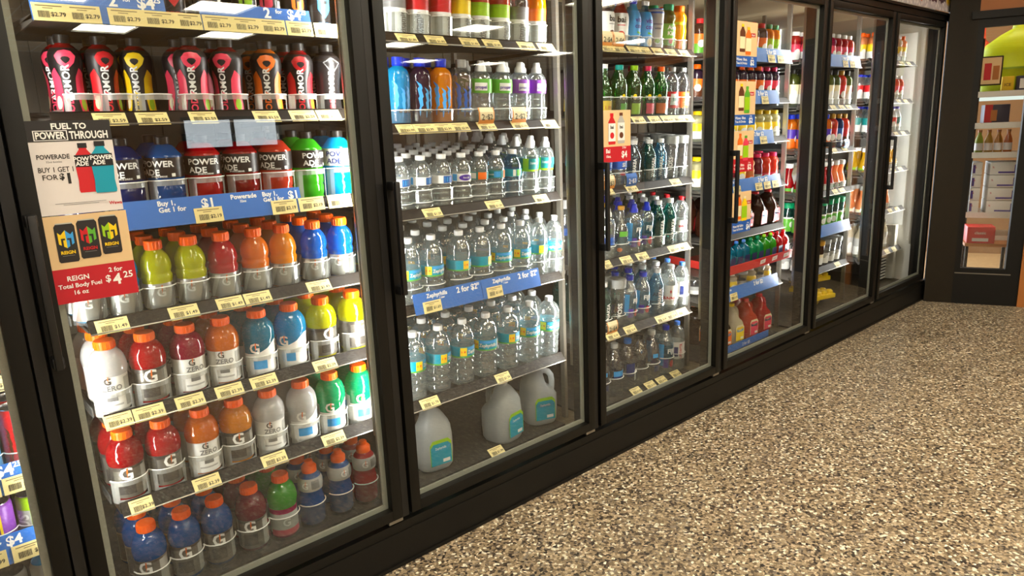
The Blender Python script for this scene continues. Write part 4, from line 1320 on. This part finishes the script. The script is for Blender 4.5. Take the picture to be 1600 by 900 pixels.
ln = L(xs_, 'zep', [0, 0, 1, 3, 2, 0, 1, 2], .0465, .250)
shelf('B', 3, .770, [(0.229, 0.305), (0.515, 0.591)], '1.69', lanes=ln, hf=.085, style='clear',
      promo=[(.195, .495, [('Zephyrhills', .022, .18, .052, 'L'), ('1 Liter', .010, .36, .040, 'L'), ('2 for $2', .032, .62, .046, 'L'), ('50', .014, .93, .060, 'L')]), (.497, .792, [('Zephyrhills', .022, .18, .052, 'L'), ('1 Liter', .010, .36, .040, 'L'), ('2 for $2', .032, .62, .046, 'L'), ('50', .014, .93, .060, 'L')])])
stock('B', 3, .778, ln, 3)
xs_ = [.215, .326, .438, .552, .668, .784, .896]
ln = L(xs_, 'zep2', [1, 1, 0, 2, 1, 0, 2], .0475, .268)
shelf('B', 4, .421, [(0.197, 0.276), (0.548, 0.621)], '1.79')
stock('B', 4, .428, ln, 4)
floor_guard('B', [], 0, [.54])


# ------------------------------------------------------------------ handled jugs
def rrect(x0, x1, y, n=4, k=.35):
    """rounded rectangle outline, corner radius share k"""
    r = min((x1 - x0) / 2, y) * k * 2
    r = min(r, (x1 - x0) / 2 * .98, y * .98)
    pts = []
    for cx, cy_, a0 in ((x1 - r, y - r, 0), (x0 + r, y - r, 90), (x0 + r, -y + r, 180), (x1 - r, -y + r, 270)):
        for i in range(n):
            a = RAD(a0 + 90 * i / (n - 1))
            pts.append((cx + r * cos(a), cy_ + r * sin(a)))
    return pts


def jug_parts(H, W, mat, capm, lab, lab2, ribbed=False):
    S_ = [(0, -.36, .36, .36, .34), (.02, -.43, .43, .43, .34), (.07, -.48, .48, .48, .34), (.25, -.5, .5, .5, .34), (.50, -.5, .5, .5, .36), (.58, -.49, .40, .48, .4), (.64, -.475, .22, .455, .42), (.72, -.44, .16, .40, .45), (.80, -.37, .14, .32, .48),
          (.86, -.32, .13, .24, .48), (.90, -.22, .10, .16, .5), (.915, -.20, .08, .14, .5), (.94, -.20, .08, .14, .5)]
    b = MB()
    rings = [[(x * 1.0, y, z * H) for x, y in rrect(a * W, c * W, d * W, 5, k)] for z, a, c, d, k in S_]
    n_ = len(rings[0])
    vs = [p for r in rings for p in r]
    fs = []
    for k in range(len(rings) - 1):
        for i in range(n_):
            j = (i + 1) % n_
            fs.append((k * n_ + i, k * n_ + j, (k + 1) * n_ + j, (k + 1) * n_ + i))
    fs.append(tuple(range(n_ - 1, -1, -1))); fs.append(tuple((len(rings) - 1) * n_ + i for i in range(n_)))
    b.add(vs, fs, mat)
    b.tube([(.10 * W, 0, .85 * H), (.22 * W, 0, .86 * H), (.34 * W, 0, .83 * H), (.43 * W, 0, .76 * H), (.455 * W, 0, .66 * H), (.45 * W, 0, .57 * H), (.43 * W, 0, .50 * H)], .06 * W, mat, 10, flat=1.5)
    out_ = [('jug_body', b.mesh('jug_body', 40))]
    c = MB(); c.lathe([(.155 * W, .93 * H), (.165 * W, .935 * H), (.165 * W, .99 * H), (.15 * W, H)], capm, 16, c=(-.06 * W, 0)); out_.append(('cap', c.mesh('cap', 40)))
    if lab:
        b = MB(); f = front(0, 0, -.5 * W - .0012); f2 = front(0, 0, -.5 * W - .002)
        p = [(-.30 * W, .12 * H), (.32 * W, .12 * H), (.32 * W, .44 * H), (.22 * W, .50 * H), (-.22 * W, .50 * H), (-.30 * W, .44 * H)]
        b.poly(p, f, lab2); b.poly([(x * .94, y * .86 + .018 * H) for x, y in p], f2, lab); b.poly([(-.2 * W, .33 * H), (.2 * W, .33 * H), (.28 * W, .40 * H), (-.05 * W, .385 * H), (-.26 * W, .40 * H)], f2, 'L_sky')
        f3 = front(0, 0, -.5 * W - .0026)
        b.text('Zephyrhills' if lab == 'L_aqua' else 'Juice', .05 * H, 0, .36 * H, f3, 'L_white', xs=.8 if lab == 'L_aqua' else 1.2)
        b.rect(.05 * W, .25 * W, .15 * H, .2 * H, f3, 'L_white')
        out_.append(('label', b.mesh('label', 0)))
    return out_


jp = jug_parts(.262, .148, 'milky', 'cap_white', 'L_aqua', 'L_lime')
for x, y, rz, lz, lab in [(.300, .285, 1.45, -pi / 2, 'cloudy gallon water jug at the near end of the floor below the water bottles'),
                          (.645, .27, 1.75, -pi / 2, 'cloudy gallon water jug standing alone in the middle of the cooler floor'),
                          (.872, .29, -.35, 0, 'cloudy gallon water jug with open handle, near the far mullion')]:
    parts = [(n_, me) for n_, me in jp]
    t = put(parts, 'water_jug', lab, (x, y, .134), (0, 0, rz), 'gallon water jugs')
    for ch in [o_ for o_ in C.objects if o_.parent == t and o_.name.startswith('label')]:
        ch.rotation_euler = (0, 0, lz)
# third full door
ln = L([1.285, 1.378, 1.462, 1.545, 1.628, 1.715, 1.800], 'mix', ['bai clear', 'bai red', 'coco blue', 'coco pale', 'tall can', 'aloe', 'orange drink'], .0395, .222)
ln[4] = (1.628, 'mix', 'tall can', .036, .198)
shelf('C', 0, 1.675, [(1.185, 1.257), (1.257, 1.336), (1.357, 1.434), (1.434, 1.51), (1.528, 1.60), (1.626, 1.70), (1.729, 1.80)], '2.29', lanes=ln, hf=.078, style='clear', flags=[(1.222, 'flag_orange', '$4'), (1.297, 'flag_orange', '$4')])
stock('C', 0, 1.681, ln, 1)
ln = L([1.265, 1.364, 1.464, 1.560, 1.660, 1.745, 1.830], 'mix', ['green glass', 'spk green', 'spk lime', 'spk red', 'spk orange', 'grey red', 'grey orange'], .040, .242)
shelf('C', 1, 1.383, [(1.386, 1.471), (1.503, 1.583), (1.597, 1.68), (1.68, 1.761), (1.761, 1.839)], '1.99', lanes=ln, hf=.115, style='clear')
stock('C', 1, 1.389, ln, 2)
ln = L([1.262, 1.362, 1.463, 1.575, 1.663], 'mix', ['dasani', 'dasani', 'waiakea pale', 'waiakea', 'waiakea pale'], .040, .212) + L([1.745, 1.825], 'mix', ['voss', 'voss'], .0365, .222)
shelf('C', 2, 1.090, [(1.208, 1.25), (1.34, 1.416), (1.67, 1.747)], '1.89', lanes=ln, hf=.085, style='clear', flags=[(1.378, 'promo_blue', '$3'), (1.228, 'flag_orange', '$3')])
stock('C', 2, 1.097, ln, 2)
ln = L([1.278, 1.370, 1.462, 1.555, 1.645, 1.738, 1.830], 'mix', ['plain sport', 'nozzle', 'fiji sport', 'fiji sport', 'waiakea', 'waiakea', 'evian'], .040, .245)
shelf('C', 3, .772, [(1.19, 1.233), (1.303, 1.379), (1.416, 1.496), (1.66, 1.738), (1.738, 1.824)], '2.09', lanes=ln, hf=.085, style='clear')
stock('C', 3, .779, ln, 3)
ln = L([1.245, 1.341, 1.429, 1.530, 1.640, 1.750, 1.845], 'mix', ['waiakea', 'voss', 'fiji', 'fiji', 'waiakea pale', 'acqua', 'lifewtr'], .041, .245)
shelf('C', 4, .442, [(1.197, 1.282), (1.327, 1.406), (1.563, 1.644), (1.644, 1.729), (1.729, 1.822)], '2.49', lanes=ln, hf=.085, style='clear', flags=[(1.24, 'flag_orange', '$4')])
stock('C', 4, .449, ln, 3)
ln = L([1.235, 1.329, 1.425, 1.518, 1.612, 1.728, 1.825], 'mix', ['plain tall', 'smart', 'smart2', 'plain dark', 'plain tall', 'fiji', 'lifewtr'], .0415, .255)
floor_guard('C', ln, .10, [1.42, 1.53, 1.62, 1.74])
stock('C', 5, .134, ln, 1, title='floor rack', tilt=2)
# fourth full door
BL2 = [('2 for $2', .034, .60, .044, 'L'), ('Teas & Drinks', .018, .12, .056, 'L')]
ln = L([2.10, 2.19, 2.28, 2.37, 2.46, 2.55, 2.63, 2.70], 'gen', ['tea red'] * 6 + ['tea green', 'tea green'], .0385, .198)
shelf('D', 0, 1.672, [(2.5, 2.57), (2.6, 2.67)], '1.09', lanes=ln, hf=.06, style='clear', promo=[(2.10, 2.76, BL2)])
stock('D', 0, 1.678, ln, 1)
ln = L([2.09, 2.18, 2.27, 2.358, 2.447, 2.533, 2.62, 2.70], 'gen', ['purple orange'] * 6 + ['purple red'] * 2, .040, .190)
shelf('D', 1, 1.460, [(2.3, 2.37), (2.45, 2.52)], '1.09', lanes=ln, hf=.06, style='double', promo=[(2.10, 2.64, BL2)])
stock('D', 1, 1.467, ln, 1)
ln = L([2.10, 2.19, 2.28, 2.37, 2.46, 2.55, 2.635, 2.72], 'gen', ['lemonade'] * 8, .040, .168)
shelf('D', 2, 1.252, [(2.2, 2.27), (2.45, 2.52)], '1.09', lanes=ln, hf=.062, style='double', promo=[(2.10, 2.60, BL2)])
stock('D', 2, 1.259, ln, 1)
ln = L([2.10, 2.19, 2.28, 2.37, 2.46, 2.55, 2.636, 2.722], 'gen', ['lemonade', 'peach juice', 'mauve juice', 'lemonade', 'peach juice', 'mauve juice', 'pink juice', 'pink juice'], .040, .182)
shelf('D', 3, 1.006, [(2.2, 2.27), (2.42, 2.49), (2.51, 2.58), (2.6, 2.67)], '1.09', lanes=ln, hf=.062, style='double', promo=[(2.10, 2.70, BL2)])
stock('D', 3, 1.013, ln, 1)
shelf('D', 4, .760, [], '1.09')
jb = jug_parts(.203, .128, liq('brown'), 'cap_red', 'L_red', 'L_red')
for n_, x in enumerate([2.12, 2.27, 2.42, 2.57, 2.71]):
    for r in range(2 if n_ < 2 else 1):
        th = RAD(4)
        put(jb, 'juice_jug', 'brown tea jug with red cap%s, %s along fifth shelf, fourth full door' % ([', front', ', behind'][r], ORD[n_]), (x, .262 + r * .137, .7855 + r * .0105), (th, 0, .1), 'brown tea jugs')
plain('tray_red', (206, 40, 36), .5)
t = thing('drink_tray', 'red cardboard tray with white emblems holding colourful small jugs', 'tray', (2.12, .130, .592), (RAD(4), 0, 0))
b = MB(); b.box(0, .67, 0, .004, 0, .045, 'tray_red'); b.box(0, .67, .0, .38, -.002, .001, 'tray_red'); b.box(0, .004, 0, .38, 0, .04, 'tray_red'); b.box(.666, .67, 0, .38, 0, .04, 'tray_red')
b.build('tray_shell', t, 0)
b = MB()
for u in (.34, .47, .60):
    b.poly([(u - .03, .010), (u + .025, .014), (u + .03, .036), (u - .025, .032)], front(0, 0, -.001), 'white')
    b.text('HUG', .014, u, .017, front(0, 0, -.0015), 'red_ink')
b.build('tray_print', t, 0)
shelf('D', 5, .572, None, '1.09')


def little_jug(m, capm):
    H, W = .156, .067
    b = MB()
    prof = [(0, .42), (.04, .5), (.62, .5), (.72, .44), (.80, .30), (.86, .16), (.92, .15)]
    rings = [[(x, y, z * H) for x, y in rrect(-k * W, k * W, k * W, 4, .3)] for z, k in prof]
    n_ = len(rings[0]); vs = [p for r in rings for p in r]; fs = []
    for k in range(len(rings) - 1):
        for i in range(n_):
            j = (i + 1) % n_
            fs.append((k * n_ + i, k * n_ + j, (k + 1) * n_ + j, (k + 1) * n_ + i))
    fs.append(tuple(range(n_ - 1, -1, -1)))
    b.add(vs, fs, m)
    c = MB(); c.lathe([(.011, .92 * H), (.012, .93 * H), (.009, H)], capm, 10)
    l = MB(); l.rect(-.4 * W, .4 * W, .15 * H, .5 * H, front(0, 0, -.5 * W - .0008), 'L_navy')
    return [('jug_body', b.mesh('jug_body', 40)), ('cap', c.mesh('cap', 40)), ('label', l.mesh('label', 0))]


LJ = {c: little_jug(liq(c), 'cap_' + k) for c, k in [('teal', 'sky'), ('green', 'green'), ('vivid green', 'lime'), ('lime', 'lime'), ('red', 'red'), ('blue', 'sky')]}
for n_, (x, c) in enumerate(zip([2.165, 2.237, 2.309, 2.381, 2.453, 2.525, 2.597, 2.669, 2.741], ['teal', 'teal', 'teal', 'green', 'green', 'vivid green', 'vivid green', 'red', 'red'])):
    for r in range(1 if 0 < n_ < 4 else 2):
        put(LJ[c], 'juice_jug', 'small %s drink jug in red tray, %s along, %s row, fourth full door' % (c, ORD[n_], ['front', 'back'][r]), (x, .174 + r * .075, .5995 + r * .0053), (RAD(4), 0, .06), 'small drink jugs in the red tray')
ln = L([2.12, 2.22, 2.32, 2.42, 2.52, 2.62, 2.70], 'gen', ['tub', 'tub', 'coffee', 'tub', 'coffee', 'tub', 'coffee'], .042, .120)
shelf('D', 6, .430, [(2.2, 2.27)], '1.09', promo=[(2.05, 2.72, BL2)])
stock('D', 6, .437, ln, 1)
floor_guard('D', [], 0, [])
t = thing('promotion_card', 'blue price strip lying along the floor rack, fourth full door', 'sign', (2.2, .178, .132))
b = MB(); b.box(0, .45, 0, .002, 0, .04, 'promo_blue'); b.text('2 for $5', .025, .2, .01, front(0, 0, -.0005), 'white'); b.build('card', t, 0)
for n_, (x, c, cp, d) in enumerate([(2.26, 'brown', 'cap_orange', 'dark jug with orange cap and label'), (2.39, 'cream', 'cap_yellow', 'cloudy lemonade jug with yellow cap'), (2.545, 'coral', 'cap_red', 'coral red juice jug'), (2.70, 'red', 'cap_red', 'red juice jug')]):
    jj = jug_parts(.235, .120, liq(c), cp, ['L_orange', 'L_yellow', 'L_pink', 'L_pink'][n_], 'L_cream')
    put(jj, 'juice_jug', d + ', %s on floor rack, fourth full door' % ORD[n_], (x, .27, .134), (0, 0, -.1), 'juice jugs on the floor rack')
    put(jj, 'juice_jug', d + ', behind %s on floor rack, fourth full door' % ORD[n_], (x, .425, .134), (0, 0, -.1), 'juice jugs on the floor rack')
# fifth full door
xe = [3.10, 3.19, 3.28, 3.37, 3.455, 3.54, 3.625]
shelf('E', 0, 1.672, [(3.4, 3.47), (3.5, 3.57)], '1.09', promo=[(3.0, 3.66, BL2)], lanes=L(xe, 'gen', ['red round'] * 7, .04, .19), hf=.06, style='clear')
stock('E', 0, 1.678, L(xe, 'gen', ['red round', 'violet round', 'violet round', 'violet round', 'red round', 'red round', 'coral tall'], .040, .192), 1)
shelf('E', 1, 1.417, [(3.3, 3.37), (3.42, 3.49), (3.52, 3.59)], '1.59', lanes=L(xe, 'gen', ['tea round'] * 7, .04, .19), hf=.07, style='frost')
stock('E', 1, 1.423, L(xe, 'gen', ['tea round'] * 5 + ['red juice', 'tea round'], .040, .235), 1)
shelf('E', 2, 1.155, [(3.35, 3.42), (3.5, 3.57)], '2.49', lanes=L(xe, 'gen', ['tea round'] * 7, .042, .19), hf=.07, style='clear', flags=[(3.55, 'promo_blue', '$5')])
stock('E', 2, 1.162, L(xe, 'gen', ['orange juice', 'orange juice', 'orange juice', 'orange juice', 'red juice', 'blue juice', 'red juice'], .041, .232), 1)
shelf('E', 3, .894, [(3.4, 3.47), (3.5, 3.57)], '2.49', lanes=L(xe, 'gen', ['tea round'] * 7, .04, .19), hf=.07, style='double')
stock('E', 3, .901, L(xe, 'gen', ['red carafe', 'tall white', 'tall white', 'red carafe', 'red carafe', 'cream carafe', 'cream carafe'], .0405, .200), 1)
shelf('E', 4, .642, [], '2.49', promo=[(3.0, 3.66, [])])
stock('E', 4, .650, L(xe, 'gen', ['green square'] * 7, .0405, .212), 1)
shelf('E', 5, .405, [(3.5, 3.57)], '2.49')
stock('E', 5, .412, L(xe, 'gen', ['tub', 'tub', 'tub', 'tub gold', 'tub', 'tub', 'tub'], .0405, .185), 1)
floor_guard('E', [], 0, [])


def egg_carton():
    b = MB()
    W, D = .28, .11
    b.box(0, W, 0, D, 0, .03, 'L_yellow', .006)
    for i in range(5):
        for j in range(2):
            b.lathe([(.025, .028), (.024, .045), (.014, .055), (.004, .057)], 'L_yellow', 10, c=(.03 + i * .055, .03 + j * .05), cap0=False)
    return b.mesh('carton_shell', 30)


plain('pale_yellow', (226, 206, 90), .5)
ec = egg_carton()
for n_ in range(4):
    t = thing('egg_carton', 'pale yellow carton on the cooler floor, fifth full door, %s from the bottom' % ORD[n_], 'carton', (3.32 - .03 * (n_ % 2), .24 + .02 * n_, .134 + .058 * n_), (0, 0, .25 * (-1) ** n_), 'yellow cartons')
    link('carton_shell', ec, t)
# farthest door
xf = [4.02, 4.10, 4.18, 4.26, 4.34, 4.42, 4.50]
for i, (zr, H, R, vs, st) in enumerate([(1.707, .20, .04, ['coffee gold'] * 5 + ['coffee', 'coffee gold'], 'clear'), (1.448, .19, .038, ['blue cap clear'] * 4 + ['blue cap clear', 'coral tall', 'coral tall'], 'clear'), (1.225, .20, .037, ['blue cap green'] * 4 + ['blue cap clear', 'blue cap clear', 'blue cap green'], 'double'),
                                 (.968, .18, .037, ['yellow carafe'] * 7, 'clear'), (.674, .215, .038, ['tan carafe'] * 7, 'clear'), (.373, .24, .036, ['tall white'] * 7, 'clear')]):
    x2 = [q + (.0 if i < 3 else -.01) for q in xf]
    nk = len(x2) if i < 4 else 6
    shelf('F', i, zr, [(4.33, 4.40), (4.46, 4.53)], '2.99', lanes=L(x2[:nk], 'gen', vs, R, H), hf=.07, style=st)
    stock('F', i, zr + .007, L(x2[:nk], 'gen', vs, R, H), 1)
t = thing('vent_grille', 'upright dark slatted grille on the cooler floor behind the farthest door', 'grille', (4.36, .26, .134))
b = MB(); b.box(0, .22, 0, .03, 0, .23, 'dark_frame'); b.build('grille_frame', t, 0)
b = MB()
for i in range(9):
    b.box(.01, .21, -.006, 0, .015 + .024 * i, .025 + .024 * i, 'white_plastic')
b.build('slat_panel', t, 0)
t = thing('service_box', 'pale grey upright box standing in the corner behind the farthest door', 'box', (4.618, .22, .134))
b = MB(); b.box(0, .050, 0, .28, 0, .42, 'cooler_side', .006); b.build('box_body', t, 0)
# partly seen near door
zx = [-1.34, -1.26, -1.18, -1.10, -1.02, -.945]
shelf('Z', 0, .830, [(-1.10, -1.02), (-1.01, -.93)], '2.99', lanes=L(zx, 'can', ['silver'] * 6, .034, .17), hf=.08, style='clear')
stock('Z', 0, .838, L(zx, 'can', ['orange claw'] * 6, .0345, .17), 0)
shelf('Z', 1, .577, [(-1.08, -1.005), (-1.0, -.925)], '2.79', lanes=L(zx, 'can', ['silver'] * 6, .034, .17), hf=.08, style='clear', promo=[(-1.25, -.945, s425)])
stock('Z', 1, .584, L(zx, 'can', ['blue claw', 'blue claw', 'red claw', 'blue claw', 'blue claw', 'red claw'], .0345, .185), 1)
shelf('Z', 2, .400, [(-1.10, -1.02), (-1.01, -.93)], '2.99', lanes=L(zx, 'can', ['silver'] * 6, .034, .17), hf=.06, style='clear', promo=[(-1.25, -.93, [('2 for $4', .036, .5, .044, 'L')])])
stock('Z', 2, .407, L(zx, 'can', ['purple word', 'green word', 'purple word', 'green word', 'purple word', 'green word'], .0345, .130), 1)
shelf('Z', 3, .185, [(-1.10, -1.02), (-1.01, -.93)], '2.99')
stock('Z', 3, .192, L(zx, 'can', ['silver', 'silver', 'silver', 'silver', 'silver', 'blue tab'], .0345, .155), 1)

# ------------------------------------------------------------------ posters on the door glass
YP = -.0015 + .0195


def poster(name, label, x0, x1, z0, z1, draw):
    t = thing(name, label, 'poster', (x0, YP, z0))
    b = MB()
    draw(b, x1 - x0, z1 - z0, lambda k: front(0, 0, -.0006 * k))
    b.build('sheet', t, 0)
    return t


def pic_bottle(b, f, f2, cx, z0, w_, h, body, cap, lab, top=None, txt=None):
    b.poly([(cx - w_ * .46, z0), (cx + w_ * .46, z0), (cx + w_ * .5, z0 + .05 * h), (cx + w_ * .46, z0 + .25 * h), (cx + w_ * .5, z0 + .5 * h), (cx + w_ * .5, z0 + .72 * h), (cx + w_ * .2, z0 + .87 * h), (cx + w_ * .2, z0 + .9 * h),
            (cx - w_ * .2, z0 + .9 * h), (cx - w_ * .2, z0 + .87 * h), (cx - w_ * .5, z0 + .72 * h), (cx - w_ * .5, z0 + .5 * h), (cx - w_ * .46, z0 + .25 * h), (cx - w_ * .5, z0 + .05 * h)], f, body)
    b.rect(cx - w_ * .24, cx + w_ * .24, z0 + .9 * h, z0 + h, f, cap)
    if lab:
        b.rect(cx - w_ * .5, cx + w_ * .5, z0 + lab[0] * h, z0 + lab[1] * h, f2, lab[2])


def d1(b, w, h, F):
    b.box(0, w, -.0005, 0, 0, h, 'poster_white')
    b.rect(0, w, .158, h, F(2), 'poster_black')
    b.text('FUEL TO', .0175, w / 2, .184, F(3), 'white', bold=.03)
    b.text('THROUGH', .0225, w * .72, .163, F(3), 'white', bold=.03, width=.075)
    b.rect(.012, .076, .160, .1815, F(2.5), 'white'); b.rect(.014, .074, .1615, .180, F(2.8), 'poster_black')
    b.text('POWER', .0205, .044, .164, F(3), 'white', bold=.03, width=.056)
    b.text('POWERADE', .014, .042, .121, F(2), 'poster_black', bold=.02, width=.062)
    b.text('32oz bottles', .006, .042, .113, F(2), 'L_grey')
    b.text('BUY 1 GET 1', .0155, .043, .093, F(2), 'ink', width=.066)
    b.text('FOR', .0155, .030, .077, F(2), 'ink')
    b.text('$', .018, .052, .077, F(2), 'poster_black', bold=.04)
    b.text('1', .030, .065, .068, F(2), 'poster_black', bold=.05)
    pic_bottle(b, F(2), F(3), .100, .045, .038, .108, 'L_red', 'L_black', (.52, .76, 'L_black'))
    pic_bottle(b, F(4), F(5), .134, .042, .044, .114, 'L_aqua', 'L_black', (.52, .76, 'L_black'))
    b.text('POW', .013, .094, .114, F(5.5), 'white', bold=.03); b.text('ADE', .013, .094, .104, F(5.5), 'white', bold=.03)
    b.text('POWER', .013, .134, .116, F(6), 'white', bold=.03); b.text('ADE', .013, .127, .105, F(6), 'white', bold=.03)
    b.rect(.03, .13, .0235, .0245, F(2), 'L_grey'); b.rect(.045, .115, .020, .021, F(2), 'L_grey')
    b.text('Wawa', .010, .148, .014, F(2), 'red_ink', bold=.03)


def d2(b, w, h, F):
    b.box(0, w, -.0005, 0, 0, h, 'poster_tan')
    b.rect(0, w, 0, .078, F(2), 'poster_red')
    for i, (l, r, ink) in enumerate([('L_yellow', 'L_sky', 'L_yellow'), ('L_red', 'L_green', 'L_red'), ('L_lime', 'L_yellow', 'L_yellow')]):
        cx = .038 + i * .044
        z0 = .092 + .004 * i
        b.poly([(cx - .017, z0), (cx + .017, z0), (cx + .020, z0 + .004), (cx + .020, z0 + .080), (cx + .016, z0 + .086), (cx - .016, z0 + .086), (cx - .020, z0 + .080), (cx - .020, z0 + .004)], F(2 + .3 * i), 'poster_black')
        b.rect(cx - .016, cx + .016, z0 + .0855, z0 + .088, F(3 + .3 * i), 'L_silver')
        b.poly([(cx, z0 + .032), (cx - .015, z0 + .042), (cx - .015, z0 + .068), (cx - .0095, z0 + .062), (cx, z0 + .072)], F(3.5 + .3 * i), l)
        b.poly([(cx, z0 + .032), (cx, z0 + .072), (cx + .0095, z0 + .062), (cx + .015, z0 + .068), (cx + .015, z0 + .042)], F(3.5 + .3 * i), r)
        b.poly([(cx - .010, z0 + .038), (cx - .010, z0 + .054), (cx - .002, z0 + .054), (cx - .002, z0 + .050), (cx - .006, z0 + .050), (cx - .006, z0 + .036)], F(4 + .3 * i), 'poster_black')
        b.poly([(cx + .010, z0 + .038), (cx + .010, z0 + .054), (cx + .002, z0 + .054), (cx + .002, z0 + .050), (cx + .006, z0 + .050), (cx + .006, z0 + .036)], F(4 + .3 * i), 'poster_black')
        b.text('REIGN', .010, cx, z0 + .019, F(4 + .3 * i), ink, bold=.03)
        b.rect(cx - .012, cx + .012, z0 + .0145, z0 + .0155, F(4 + .3 * i), 'L_grey')
    b.text('REIGN', .0155, .048, .050, F(3), 'white', bold=.02)
    b.text('Total Body Fuel', .0135, .050, .034, F(3), 'white', bold=.02)
    b.text('16 oz', .0135, .050, .018, F(3), 'white', bold=.02)
    b.text('2 for', .0145, .125, .058, F(3), 'white', bold=.02)
    b.text('$', .022, .107, .036, F(3), 'white', bold=.02); b.text('4', .034, .125, .028, F(3), 'white', bold=.03); b.text('25', .021, .149, .040, F(3), 'white', bold=.02)


def d3(b, w, h, F):
    b.box(0, w, -.0005, 0, 0, h, 'poster_tan'); b.rect(0, w, 0, h * .30, F(2), 'poster_red')
    pic_bottle(b, F(2), F(3), .066, .068, .042, .118, 'L_red', 'L_red', (.1, .68, 'L_white')); pic_bottle(b, F(2), F(3), .122, .070, .042, .118, 'L_silver', 'L_brown', (.1, .68, 'L_white'))
    for cx, c in ((.066, 'L_red'), (.122, 'L_brown')):
        b.text('bai', .018, cx, .128, F(4), 'ink', bold=.03); b.poly(circ(cx, .102, .012), F(4), c)
    b.text('Bai', .022, .042, .036, F(3), 'white', bold=.02); b.text('18oz.', .014, .045, .018, F(3), 'white', bold=.02)
    b.text('2 for', .012, .140, .050, F(3), 'white', bold=.02); b.text('$4', .034, .140, .016, F(3), 'white', bold=.03)


def d4(col, c1, cp1, c2, cp2, l1='18oz.', pr='$2', split=.22, l0='Wawa'):
    def d(b, w, h, F):
        b.box(0, w, -.0005, 0, 0, h, 'poster_tan'); b.rect(0, w, 0, h * split * 1.1, F(2), col)
        s_ = h / .2
        pic_bottle(b, F(2), F(3), .058, .066 * s_, .046, .122 * s_, c1, cp1, (.12, .55, 'L_cream')); pic_bottle(b, F(4), F(5), .108, .055 * s_, .048, .122 * s_, c2, cp2, (.12, .6, 'L_lime' if c2 != 'L_orange' else 'L_cream'))
        b.rect(.130, .172, .135 * s_, .152 * s_, F(2), 'poster_red'); b.text('New!', .013, .151, .139 * s_, F(3), 'white')
        b.text(l0 + ' ' + l1, .017, .055, .028, F(3), 'white', bold=.02, width=.095); b.text('Teas & Drinks', .014, .055, .012, F(3), 'white', bold=.02, width=.095)
        b.text('2 for', .010, .148, .038, F(3), 'white', bold=.02); b.text(pr, .034, .148, .010, F(3), 'white', bold=.03)
    return d


poster('promotion_poster', 'white and black poster of two sports drink bottles reading FUEL TO POWER THROUGH', -.842, -.680, 1.236, 1.438, d1)
poster('promotion_poster', 'tan and red poster of three black drink cans reading REIGN', -.842, -.676, 1.038, 1.234, d2)
poster('promotion_poster', 'tan and red poster of two slim bottles reading 2 for $4', .992, 1.173, 1.240, 1.438, d3)
poster('promotion_poster', 'tan and blue poster of two tea bottles, topmost of the column of posters', 1.932, 2.122, 1.623, 1.824, d4('poster_blue', 'L_brown', 'L_yellow', 'L_orange', 'L_yellow'))
poster('promotion_poster', 'tan and blue poster with brown and green bottles, second of the column', 1.937, 2.124, 1.357, 1.559, d4('poster_blue', 'L_brown', 'L_yellow', 'L_green', 'L_green'))
poster('promotion_poster', 'poster with a red price panel, third of the column on one door', 1.938, 2.122, 1.136, 1.330, d4('poster_red', 'L_orange', 'L_orange', 'L_pink', 'L_green', split=.3))
poster('promotion_poster', 'tan poster of tall jugs with blue base, lowest of the column', 1.944, 2.116, .841, 1.040, d4('poster_blue', 'L_orange', 'L_brown', 'L_yellow', 'L_cream', 'Half Gallon', '$4', .26))
